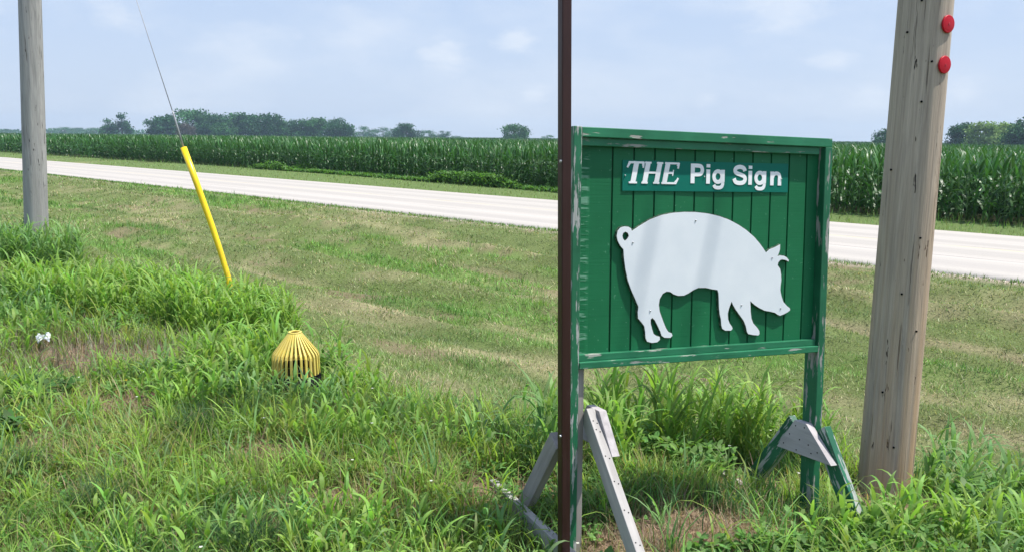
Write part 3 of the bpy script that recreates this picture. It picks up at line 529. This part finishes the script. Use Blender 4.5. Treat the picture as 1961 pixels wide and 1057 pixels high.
# ------------------------------------------------------------------ utility poles
bm = bmesh.new(); cyl(bm, .143, .108, (0, 0, -.4), (0, 0, 9.3), 48, 70)
for v in bm.verts:
    a = math.atan2(v.co.y, v.co.x); k = 1+.02*math.sin(a*3+v.co.z*.35)+.012*math.sin(a*7-v.co.z*.6)+.006*math.sin(a*17); v.co.x *= k; v.co.y *= k
pole = obj('utility_pole', bm, M_pole, None, True); pole.location = (2.132, 4.5, H1(2.13, 4.5)-.02)
pole.rotation_euler = (Matrix.Rotation(R(-.12), 3, 'Y')@Matrix.Rotation(R(40), 3, 'Z')).to_euler(); tag(pole, 'thick weathered wooden utility pole with two red reflectors right of the pig sign', 'utility pole')
def refl(px_z, label):
    az = math.atan2(-4.5, -2.135)+R(52); nrm = Vector((math.cos(az), math.sin(az), 0)); c = Vector((2.132-.0021*(px_z+.28), 4.5, px_z))+nrm*(.143-.0036*(px_z+.7)+.003)
    bm = bmesh.new(); pr = [(.0435, 0), (.0445, .006), (.042, .010), (.038, .009), (.034, .0100), (.02, .0112), (.0, .0116)]; seg = 32; rings = []
    for r_, z_ in pr[:-1]: rings.append([bm.verts.new((math.cos(2*math.pi*k/seg)*r_, math.sin(2*math.pi*k/seg)*r_, z_)) for k in range(seg)])
    for a_, b_ in zip(rings, rings[1:]):
        for k in range(seg): bm.faces.new((a_[k], a_[(k+1) % seg], b_[(k+1) % seg], b_[k]))
    cv = bm.verts.new((0, 0, pr[-1][1]))
    for k in range(seg): bm.faces.new((rings[-1][k], rings[-1][(k+1) % seg], cv))
    bm.faces.new(rings[0][::-1]); o = obj('reflector', bm, M_red, pole, True)
    bm = bmesh.new(); cyl(bm, .007, .006, (0, 0, .0110), (0, 0, .0135), 16); q = obj('nail_head', bm, M_red2, o)
    bpy.context.view_layer.update(); mw = Matrix.Translation(c)@nrm.to_track_quat('Z', 'Y').to_matrix().to_4x4(); o.parent = pole; o.matrix_parent_inverse = pole.matrix_world.inverted(); o.matrix_world = mw
def nail(ang, z):
    a = math.atan2(-4.5, -2.132)+R(ang); nv = Vector((math.cos(a), math.sin(a), 0)); rr = .143-.0036*(z+.7); bm = bmesh.new(); p_ = nv*(rr-.004); cyl(bm, .0045, .006, p_, p_+nv*.010, 8)
    o = obj('nail', bm, M_black, pole); o.matrix_parent_inverse = pole.matrix_world.inverted(); o.matrix_world = Matrix.Translation((2.132-.0021*(z+.28), 4.5, z))
bpy.context.view_layer.update()
for a_, z_ in ((-20, .35), (8, 1.9), (30, 1.2), (-45, 1.55), (12, .05), (40, .7), (-8, 2.4), (22, 2.1), (-33, 2.25), (2, .9)): nail(a_, z_)
refl(2.285, ''); refl(2.085, '')

lx, ly = -5.885, 10.2; lz = H1(lx, ly)
bm = bmesh.new(); cyl(bm, .135, .095, (0, 0, -.3), (.53, 0, 9.0), 32, 40)
for v in bm.verts:
    a = math.atan2(v.co.y, v.co.x-.065*v.co.z); k = .004*math.sin(a*3+v.co.z*.8)+.003*math.sin(a*9); v.co.x += k*math.cos(a); v.co.y += k*math.sin(a)
o = obj('utility_pole', bm, M_poleL, None, True); o.location = (lx, ly, lz); tag(o, 'thin grey leaning wooden pole in tall grass at the left edge', 'utility pole')
# guy wire from the anchor to the left pole top, sleeved in a yellow guard
A = Vector((-2.58, 7.55, .03)); g0 = Vector((-2.619, 7.6, .404)); g1 = Vector((-3.015, 7.72, 1.573)); w1 = Vector((-3.105, 7.75, 1.885)); w2 = Vector((-3.42, 7.86, 2.87)); B = Vector((lx+.50, ly, lz+8.7))
root = empty('guy_wire', A); tag(root, 'steel guy wire in a long yellow plastic guard rising to the left pole', 'guy wire')
bm = bmesh.new(); d = (w2-w1); top = w2+d.normalized()*6.2; pts = [A-A, g0-A, g1-A, w1-A, w2-A]+[((w2.lerp(B, t)))-A for t in (.25, .5, .75, 1)]
tube(bm, pts, [.0045]*4+[.0032]*(len(pts)-4), 8); obj('strand', bm, M_wire, root, True)
bm = bmesh.new(); tube(bm, [w1-A+Vector((.03, -.01, -.12)), w1-A+Vector((0, 0, .0)), w1-A+(w1-g1)*.02], [.006, .006, .003], 6)
tube(bm, [g1-A-(g1-g0)*.02, w1-A, w1-A+(w2-w1)*.02], [.0085, .0085, .004], 8); obj('preformed_grip', bm, M_wire, root, True)
bm = bmesh.new(); m1 = g0.lerp(g1, .38)+Vector((.012, 0, 0)); m2 = g0.lerp(g1, .72)+Vector((.008, 0, 0)); low = A+Vector((.02, .0, -.05))
P4 = [low, g0.lerp(low, .4)+Vector((.004, 0, 0)), g0, g0.lerp(m1, .5)+Vector((.002, 0, 0)), m1, m2, g1]; tube(bm, [q-A for q in P4], [.025, .025, .025, .026, .027, .028, .029], 20)
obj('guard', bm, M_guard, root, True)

wd = Vector((lx-2.13, ly-4.5, 0)).normalized()
for k, (u_, v_, lb) in enumerate([(.42, .45, 'overhead power wire nearest the pig sign, out of the picture above'), (.735, .45, 'overhead power wire farther to the right, out of the picture above')]):
    Pp = Vector((.2436+u_*.927, 3.3066+u_*.374, .7673+v_)); Qp = Pp+sdir*((8.6-Pp.z)/sdir.z); t1 = (lx+.6-Qp.x)/wd.x
    bm = bmesh.new(); tube(bm, [Qp+wd*(t1*q) for q in (-2.6, -1.3, 0, .33, .66, 1)], .011, 8); tag(obj('power_wire', bm, M_wire, None, True), lb, 'power wire', 'overhead power wires')
# ------------------------------------------------------------------ brown steel post
bm = bmesh.new(); box(bm, (-.0195, -.0195, -.5), (.0195, .0195, 4.2)); post = obj('steel_post', bm, M_rust, None, bevel=.004)
post.location = (.2235, 3.14, H1(.219, 3.13)); post.rotation_euler = (0, R(-1.22), R(24)); tag(post, 'tall dark brown rusty square steel post touching the left side of the pig sign', 'post')
bpy.context.view_layer.update()
for z in (.66, 1.72, 2.55):
    bm = bmesh.new(); cyl(bm, .0055, .0055, (-.0195, -.012, z), (-.0255, -.012, z), 10); obj('bolt', bm, M_screw, post)

# ------------------------------------------------------------------ pig sign
HZ = .80
Rz = Matrix.Rotation(.3840, 3, 'Z')@Matrix.Rotation(.0282, 3, 'Y')@Matrix.Rotation(-.0767, 3, 'X')
T0 = Vector((.2436, 3.3066, .7673)); sign = empty('wooden_sign'); sign.matrix_world = Matrix.Translation(T0-(Rz@Vector((0, 0, HZ))))@Rz.to_4x4()
tag(sign, 'green wooden sign on braced posts with a white pig silhouette', 'sign')
def sb(name, lo, hi, m, bevel=.003, parent=sign):
    bm = bmesh.new(); box(bm, (lo[0], lo[1], lo[2]+HZ), (hi[0], hi[1], hi[2]+HZ)); return obj(name, bm, m, parent, bevel=bevel)
sb('post', (0, 0, -.88), (.038, .089, .983), M_stile); sb('post', (1.280, .0, -.92), (1.320, .089, .940), M_stile2)
sb('top_rail', (.0385, .002, .941), (1.320, .040, .981), M_rail); sb('trim_strip', (.0405, .020, .908), (1.262, .040, .940), M_rail, .002)
sb('bottom_rail', (.0385, -.004, -.002), (1.279, .034, .027), M_rail); sb('trim_strip', (.0405, .016, .0275), (1.278, .044, .055), M_rail, .002)
# board panel with vertical grooves
gr_u = [.2027+.1012*k for k in range(11)]; pr = [(.0405, 0)]
for q in gr_u: pr += [(q-.0042, 0), (q-.0034, .007), (q+.0034, .007), (q+.0042, 0)]
pr.append((1.279, 0)); bm = bmesh.new(); zs = np.linspace(.02, .939, 14)+HZ; rows = []
for z in zs: rows.append([bm.verts.new((u_, .046+d_+.0012*math.sin(u_*9+z*5), z)) for u_, d_ in pr])
for a_, b_ in zip(rows, rows[1:]):
    for k in range(len(pr)-1):
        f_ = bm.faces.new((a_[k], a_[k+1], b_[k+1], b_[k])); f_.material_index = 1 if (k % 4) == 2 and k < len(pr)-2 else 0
bk = [[bm.verts.new((u_, .062, z)) for u_ in (.0405, 1.279)] for z in (zs[0], zs[-1])]; bm.faces.new((bk[0][0], bk[1][0], bk[1][1], bk[0][1]))
bm.faces.new([r_[0] for r_ in rows]+[bk[1][0], bk[0][0]]); bm.faces.new([bk[0][1], bk[1][1]]+[r_[-1] for r_ in rows][::-1]); bm.faces.new(rows[-1]+[bk[1][1], bk[1][0]]); bm.faces.new([bk[0][0], bk[0][1]]+rows[0][::-1])
panel = obj('board_panel', bm, M_panel, sign); panel.data.materials.append(M_groove)
# name plate
plate_pts = [(.2469, .8560), (1.1045, .8625), (1.1060, .7335), (.2485, .7290)]
def prism(bm, pts, y0, y1, hole=None):
    f = [bm.verts.new((u_, y0, v_+HZ)) for u_, v_ in pts]; b2 = [bm.verts.new((u_, y1, v_+HZ)) for u_, v_ in pts]; n_ = len(pts)
    for k in range(n_): bm.faces.new((f[k], f[(k+1) % n_], b2[(k+1) % n_], b2[k]))
    if hole:
        hf = [bm.verts.new((u_, y0, v_+HZ)) for u_, v_ in hole]; hb = [bm.verts.new((u_, y1, v_+HZ)) for u_, v_ in hole]; m_ = len(hole)
        for k in range(m_): bm.faces.new((hf[k], hb[k], hb[(k+1) % m_], hf[(k+1) % m_]))
        for A_, B_ in ((f, hf), (b2, hb)):
            es = [bm.edges.get((A_[k], A_[(k+1) % n_])) for k in range(n_)]+[bm.edges.get((B_[k], B_[(k+1) % m_])) for k in range(m_)]
            bmesh.ops.triangle_fill(bm, use_beauty=True, use_dissolve=False, edges=es)
    else:
        for A_ in (f, b2):
            fc = bm.faces.new(A_); bmesh.ops.triangulate(bm, faces=[fc])
bm = bmesh.new(); prism(bm, plate_pts, .0405, .0445); plate = obj('name_plate', bm, M_plate, sign)
# lettering drawn as strokes with their own width
LB = bmesh.new(); lay = [0]
def stroke(pts, w, smooth=True, closed=False):
    pts = [Vector((a_, b_, 0)) for a_, b_ in pts]
    if smooth and len(pts) > 2:
        o_ = []; n_ = len(pts)
        for k in range(n_ if closed else n_-1):
            g_ = (lambda q: pts[q % n_]) if closed else (lambda q: pts[max(0, min(n_-1, q))]); p0, p1, p2, p3 = g_(k-1), g_(k), g_(k+1), g_(k+2)
            for t in (0, .2, .4, .6, .8): o_.append(.5*((2*p1)+(p2-p0)*t+(2*p0-5*p1+4*p2-p3)*t*t+(3*p1-p0-3*p2+p3)*t**3))
        if not closed: o_.append(pts[-1])
        pts = o_
    lay[0] += 1; y0 = .0386-.00012*(lay[0] % 6); n_ = len(pts); L_ = []; R_ = []
    for k in range(n_):
        t = (pts[(k+1) % n_]-pts[k-1]) if closed else (pts[min(k+1, n_-1)]-pts[max(k-1, 0)]); t.normalize(); nn = Vector((-t.y, t.x, 0))*w/2
        L_.append(pts[k]+nn); R_.append(pts[k]-nn)
    mk = lambda P_, yy: [LB.verts.new((q.x, yy, q.y+HZ)) for q in P_]
    a_, b_, c_, d_ = mk(L_, y0), mk(R_, y0), mk(L_, .0404), mk(R_, .0404)
    for k in range(n_ if closed else n_-1):
        j = (k+1) % n_
        for q in ((a_[k], a_[j], b_[j], b_[k]), (a_[k], c_[k], c_[j], a_[j]), (b_[k], b_[j], d_[j], d_[k])): LB.faces.new(q)
    if not closed: LB.faces.new((a_[0], b_[0], d_[0], c_[0])); LB.faces.new((a_[-1], c_[-1], d_[-1], b_[-1]))
def line(x0, sx, h_, base, sl, P_, w, **k): stroke([(x0+(a_*sx+b_*sl)*h_, base+b_*h_) for a_, b_ in P_], w*h_, **k)
# THE, slanted with serifs
ch = .0895; b0 = .7612; x0 = .254
def T1(P_, w, dx): line(x0+dx*ch, 1, ch, b0, .20, P_, w, smooth=False)
T1([(.47, .0), (.47, 1)], .26, 0); T1([(.08, .965), (.86, .965)], .10, 0); T1([(.09, 1), (.03, .72)], .085, 0); T1([(.85, 1), (.88, .72)], .085, 0); T1([(.25, .03), (.69, .03)], .085, 0); T1([(.12, .94), (.05, .80)], .10, 0); T1([(.82, .94), (.86, .80)], .10, 0)
for xx in (.18, .82): T1([(xx, .0), (xx, 1)], .25, .92)
T1([(.18, .51), (.82, .51)], .10, .92)
for xx in (.18, .82): T1([(xx-.17, .03), (xx+.17, .03)], .085, .92); T1([(xx-.17, .97), (xx+.17, .97)], .085, .92)
T1([(.18, .0), (.18, 1)], .25, 2.0); T1([(.02, .97), (.80, .97)], .09, 2.0); T1([(.02, .03), (.84, .03)], .09, 2.0); T1([(.18, .52), (.56, .52)], .10, 2.0); T1([(.79, 1), (.79, .73)], .09, 2.0); T1([(.80, 0), (.90, .28)], .09, 2.0); T1([(.56, .66), (.56, .38)], .05, 2.0); T1([(.76, .93), (.74, .84)], .10, 2.0); T1([(.76, .06), (.84, .16)], .08, 2.0)
obj('lettering', LB, M_vinyl, plate); LB = bmesh.new()
# Pig Sign, heavy sans
ch2 = .0845; b1 = .7655
def T2(P_, w, dx, **k): line(.5815+dx*ch2, 1, ch2, b1-.0008*dx*.5, 0, P_, w, **k)
def P_l(d): T2([(.12, 0), (.12, 1)], .235, d, smooth=False); T2([(.12, .90), (.42, .90), (.62, .86), (.70, .68), (.62, .50), (.42, .455), (.12, .455)], .20, d)
def i_l(d): T2([(.12, 0), (.12, .73)], .225, d, smooth=False); T2([(.12, .83), (.12, 1.0)], .225, d, smooth=False)
def g_l(d): T2([(.37+.25*math.cos(q*math.pi/6), .375+.275*math.sin(q*math.pi/6)) for q in range(12)], .20, d, closed=True); T2([(.67, .73), (.67, .1)], .215, d, smooth=False); T2([(.67, .14), (.665, -.03), (.58, -.16), (.40, -.195), (.22, -.165), (.13, -.06)], .185, d)
def S_l(d): T2([(.80, .70), (.72, .85), (.48, .915), (.24, .85), (.17, .71), (.27, .59), (.50, .52), (.74, .43), (.82, .28), (.72, .12), (.47, .075), (.22, .13), (.12, .30)], .215, d)
def n_l(d): T2([(.12, 0), (.12, .73)], .225, d, smooth=False); T2([(.14, .40), (.22, .57), (.40, .64), (.57, .58), (.62, .42), (.62, .2)], .20, d); T2([(.62, .42), (.62, 0)], .225, d, smooth=False)
P_l(.0); i_l(.94); g_l(1.30); S_l(2.56); i_l(3.58); g_l(3.95); n_l(5.00+.0)
obj('lettering', LB, M_vinyl, plate)
def screw(u_, v_, y_, parent, r_=.0042):
    bm = bmesh.new(); cyl(bm, r_, r_*.7, (u_, y_, v_+HZ), (u_, y_-.003, v_+HZ), 12); obj('screw', bm, M_screw, parent, True)
for u_, v_ in [(.2592, .792), (.6515, .7949), (1.0660, .7935)]: screw(u_, v_, .0386, plate, .0036)
PIG = [(0.2908,0.5611),(0.332,0.5852),(0.3783,0.6096),(0.4346,0.6285),(0.4918,0.6385),(0.5499,0.6421),(0.6088,0.6415),(0.6686,0.6359),(0.7294,0.6244),(0.7808,0.6093),(0.8331,0.5863),(0.8755,0.5631),(0.9187,0.5328),(0.9516,0.5023),(0.9716,0.4804),(0.9873,0.4611),(1.006,0.4757),(1.0379,0.4858),(1.0645,0.4969),(1.0644,0.475),(1.0586,0.4575),(1.0505,0.4444),(1.0666,0.4477),(1.0885,0.4456),(1.1052,0.4374),(1.1167,0.4258),(1.1148,0.4187),(1.1003,0.4261),(1.0782,0.4299),(1.0675,0.4266),(1.0571,0.4154),(1.0544,0.4031),(1.0692,0.387),(1.0758,0.3604),(1.078,0.3338),(1.0748,0.3074),(1.0744,0.2897),(1.0821,0.2629),(1.0942,0.2358),(1.1148,0.2173),(1.1319,0.2059),(1.1345,0.1969),(1.1216,0.1884),(1.1,0.1795),(1.0783,0.1733),(1.065,0.1783),(1.0482,0.1878),(1.023,0.1942),(0.9904,0.1999),(0.9577,0.2143),(0.9304,0.2303),(0.9086,0.2468),(0.9105,0.2249),(0.9125,0.1986),(0.918,0.1677),(0.9284,0.1453),(0.9505,0.1249),(0.964,0.1084),(0.9656,0.0951),(0.9594,0.0883),(0.9305,0.0916),(0.9037,0.0973),(0.8959,0.1073),(0.8886,0.134),(0.8749,0.1608),(0.853,0.1853),(0.8312,0.2105),(0.817,0.2301),(0.807,0.2486),(0.7946,0.2188),(0.7882,0.1949),(0.7912,0.1688),(0.799,0.1511),(0.8131,0.1349),(0.8166,0.126),(0.8085,0.1177),(0.7774,0.1192),(0.7616,0.1286),(0.7559,0.1445),(0.753,0.1705),(0.7461,0.1923),(0.741,0.2226),(0.7388,0.257),(0.7357,0.2871),(0.7301,0.3018),(0.7046,0.3051),(0.669,0.313),(0.6289,0.3142),(0.6043,0.3056),(0.5799,0.292),(0.5555,0.2827),(0.5261,0.2828),(0.5035,0.2902),(0.4867,0.3008),(0.4673,0.3031),(0.4482,0.2937),(0.4344,0.2717),(0.4303,0.2469),(0.4358,0.2176),(0.4461,0.1938),(0.4563,0.1708),(0.4686,0.1451),(0.4817,0.1277),(0.4984,0.121),(0.5026,0.1098),(0.4921,0.1011),(0.4629,0.1034),(0.4482,0.1126),(0.442,0.1296),(0.4278,0.1554),(0.4128,0.1811),(0.4001,0.1924),(0.3917,0.1861),(0.3921,0.1695),(0.3994,0.1442),(0.4076,0.123),(0.4212,0.1139),(0.4386,0.1089),(0.4399,0.0962),(0.4277,0.086),(0.4009,0.0841),(0.3769,0.0912),(0.3689,0.1058),(0.3663,0.1333),(0.361,0.1585),(0.3464,0.1757),(0.33,0.1929),(0.3275,0.2178),(0.3307,0.2423),(0.316,0.2716),(0.2964,0.3091),(0.2768,0.3546),(0.2638,0.4036),(0.2563,0.4483),(0.2528,0.4847),(0.2368,0.501),(0.2245,0.5212),(0.2196,0.5413),(0.2237,0.5613),(0.2353,0.5749),(0.2535,0.5805),(0.2747,0.5789),(0.2878,0.5716)]
HOLE = [(0.2604,0.5588),(0.2725,0.5531),(0.2773,0.541),(0.2702,0.5289),(0.2594,0.5201),(0.25,0.5291),(0.2461,0.5411),(0.2495,0.5532)]
def offs(P_, d):
    o_ = []; n_ = len(P_)
    for k in range(n_):
        t = Vector(P_[(k+1) % n_])-Vector(P_[k-1]); t.normalize(); o_.append((P_[k][0]-t.y*d, P_[k][1]+t.x*d))
    return o_
bm = bmesh.new(); prism(bm, PIG, .0295, .0315, HOLE); pig = obj('pig_silhouette', bm, M_white, sign)
bm = bmesh.new(); bo = offs(PIG, .0028); bo = [(a_+random.uniform(-.0009, .0009), b_+random.uniform(-.0009, .0013)) for a_, b_ in bo]; prism(bm, bo, .0318, .0452, [(a_, b_) for a_, b_ in HOLE]); obj('backing_board', bm, M_back, pig)
for u_, v_ in [(.606, .6057), (.2965, .5133), (1.0226, .4379), (.3888, .2228), (.8608, .2293), (1.079, .207)]: screw(u_, v_, .0295, pig)
# supports, each in the plane square to the board
def beam(name, u0, u1, p0, p1, wd, m, bevel=.003):
    "a board of width wd between two (y, v) points"
    p0, p1 = Vector((0, p0[0], p0[1])), Vector((0, p1[0], p1[1])); t = (p1-p0); L_ = t.length; t.normalize(); nn = Vector((0, -t.z, t.y))
    mm = Matrix(((1, 0, 0, 0), (0, nn.y, t.y, 0), (0, nn.z, t.z, 0), (0, 0, 0, 1)))
    bm = bmesh.new(); box(bm, (u0, -wd/2, 0), (u1, wd/2, L_)); o_ = obj(name, bm, m, sign, bevel=bevel); o_.matrix_local = Matrix.Translation((0, p0.y, p0.z+HZ))@mm; return o_
def gusset(u0, u1, pts, m):
    bm = bmesh.new(); f = [bm.verts.new((u0, a_, b_+HZ)) for a_, b_ in pts]; b2 = [bm.verts.new((u1, a_, b_+HZ)) for a_, b_ in pts]; bm.faces.new(f); bm.faces.new(b2[::-1])
    for k in range(len(pts)): bm.faces.new((f[k], b2[k], b2[(k+1) % len(pts)], f[(k+1) % len(pts)]))
    o_ = obj('gusset', bm, m, sign, bevel=.002); return o_
sb('rear_post', (.0395, .030, -.88), (.0775, .088, -.003), M_greywood)
beam('brace', .0785, .1165, (.035, -.195), (-.60, -.87), .075, M_palewood); beam('brace', -.012, .026, (.135, -.33), (.66, -.95), .085, M_greywood)
gusset(.1172, .152, [(-.03, -.175), (.08, -.175), (.20, -.33), (-.15, -.335)], M_gusset)
beam('base_beam', -.052, -.0135, (-.62, -.78), (.80, -.745), .085, M_palewood)
beam('brace', 1.2815, 1.3195, (-.02, -.365), (-.40, -.95), .089, M_worn); beam('brace', 1.2815, 1.3195, (.15, -.375), (.60, -.93), .089, M_worn)
gusset(1.2435, 1.2795, [(0.02, -.345), (.10, -.345), (.22, -.505), (-.15, -.497)], M_gusset)
beam('base_beam', 1.230, 1.268, (-.55, -.88), (.80, -.80), .085, M_palewood)

for y_, v_ in [(.03, -.365), (.09, -.37), (.13, -.42), (.06, -.43), (0, -.44), (-.06, -.46), (.17, -.475), (.08, -.485), (-.02, -.475)]:
    bm = bmesh.new(); cyl(bm, .0035, .0035, (1.2433, y_, v_+HZ), (1.2422, y_, v_+HZ), 8); obj('nail', bm, M_black, [o for o in sign.children if o.name.startswith('gusset')][1])
fb = [o for o in sign.children if o.name.startswith('brace')][0]
for t_ in (.06, .10, .22, .33, .45, .58):
    for k_, (u_, dy) in enumerate(((.090, 0), (.104, .012))):
        bm = bmesh.new(); cyl(bm, .003, .003, (u_, -.0383 if fb.matrix_local.col[1].z > 0 else .0383, t_+dy), (u_, -.0372 if fb.matrix_local.col[1].z > 0 else .0372, t_+dy), 8)
        bm.verts.ensure_lookup_table(); q = obj('nail', bm, M_black, fb)

# ------------------------------------------------------------------ yellow grate cap on its black pipe
cx, cy = -1.408, 5.3; gz_ = H1(cx, cy); cap = empty('grate_inlet', (cx, cy, gz_)); tag(cap, 'yellow cone shaped grate cap on a black drain pipe in the grass', 'drain inlet')
zt, zs_, zb = .442-gz_, .305-gz_, .162-gz_; r0, r1, r2 = .042, .148, .156
bm = bmesh.new(); nb = 29
for k in range(nb):
    a = 2*math.pi*k/nb; d = Vector((math.cos(a), math.sin(a), 0)); tq = Vector((-math.sin(a), math.cos(a), 0)); pts = [(r0-.002, zt-.004), (r1-.004, zs_), (r1+.003, zs_-.018), (r2, zb)]; pv = None
    for j, (rr, zz) in enumerate(pts):
        w_ = (.0036, .0066, .0068, .0070)[j]; dp = .013; ring = [bm.verts.new(d*(rr-e*dp)+tq*(w_*f_)+Vector((0, 0, zz-(e*.004)))) for e, f_ in ((0, -1), (0, 1), (1, 1), (1, -1))]
        if pv:
            for q in range(4): bm.faces.new((pv[q], pv[(q+1) % 4], ring[(q+1) % 4], ring[q]))
        pv = ring
obj('bars', bm, M_yel, cap)
def ringm(name, prof, m, parent, seg=40):
    bm = bmesh.new(); rs = [[bm.verts.new((math.cos(2*math.pi*k/seg)*r_, math.sin(2*math.pi*k/seg)*r_, z_)) for k in range(seg)] for r_, z_ in prof]
    for q in range(len(rs)):
        A_, B_ = rs[q], rs[(q+1) % len(rs)]
        for k in range(seg): bm.faces.new((A_[k], A_[(k+1) % seg], B_[(k+1) % seg], B_[k]))
    return obj(name, bm, m, parent, True)
ringm('top_ring', [(.044, zt-.008), (.042, zt-.001), (.031, zt-.001), (.030, zt-.008)], M_yel, cap); ringm('base_ring', [(.158, zb-.010), (.158, zb+.004), (.142, zb+.004), (.142, zb-.010)], M_black, cap)
ringm('inner_ring', [(.112, zs_-.01), (.112, zs_+.006), (.102, zs_+.006), (.102, zs_-.01)], M_yel, cap)
ringm('pipe', [(.160, -.1), (.160, zb-.012), (.140, zb-.012), (.140, -.1)], M_black, cap)
ringm('inner_pipe', [(.125, -.1), (.125, zb+.055), (.112, zb+.055), (.112, -.1)], M_black, cap)
# litter, clods
bm = bmesh.new(); bmesh.ops.create_grid(bm, x_segments=9, y_segments=7, size=.5)
for v in bm.verts: v.co = Vector((v.co.x*.09+random.uniform(-.008, .008), v.co.y*.08+random.uniform(-.008, .008), .0+.022*math.sin(v.co.x*9+v.co.y*4)*math.cos(v.co.y*7)+random.uniform(-.012, .012)))
bmesh.ops.solidify(bm, geom=bm.faces[:], thickness=.0008)
o = obj('plastic_scrap', bm, M_litter); o.location = (-3.58, 6.22, H1(-3.58, 6.22)+.11); o.rotation_euler = (R(20), 0, .4); tag(o, 'crumpled white plastic scrap lying in dry weeds on the left', 'litter')
for (x_, y_, sz, lb) in [(-2.12, 5.25, .05, 'larger reddish clod of earth on bare soil beside a leafy weed'), (-2.26, 5.15, .03, 'small reddish clod left of the larger one on bare soil')]:
    bm = bmesh.new(); bmesh.ops.create_icosphere(bm, subdivisions=3, radius=sz)
    for v in bm.verts: v.co = Vector((v.co.x*1.2, v.co.y, v.co.z*.7))*(1+.3*(float(vnoise(np.array([v.co.x*50+9]), np.array([v.co.y*50+v.co.z*40]))[0])-.5)*1.6)
    o = obj('earth_clod', bm, M_clod); o.location = (x_, y_, H1(x_, y_)+sz*.3); tag(o, lb, 'clod', 'reddish earth clods')

# ------------------------------------------------------------------ air
HAZE = .00033
bm = bmesh.new(); box(bm, (-1300, -150, -2.5), (1300, 1250, 26)); me = bpy.data.meshes.new('haze'); bm.to_mesh(me); bm.free()
hm = bpy.data.materials.new('haze'); hm.use_nodes = True; t = hm.node_tree; t.nodes.remove(t.nodes['Principled BSDF']); pv = t.nodes.new('ShaderNodeVolumePrincipled')
pv.inputs['Color'].default_value = (.60, .80, 1, 1); pv.inputs['Density'].default_value = HAZE; pv.inputs['Anisotropy'].default_value = .2; t.links.new(pv.outputs[0], t.nodes['Material Output'].inputs['Volume'])
o = link('haze', me, hm); tag(o, 'thin bluish haze in the air over the fields', 'haze', kind='stuff')
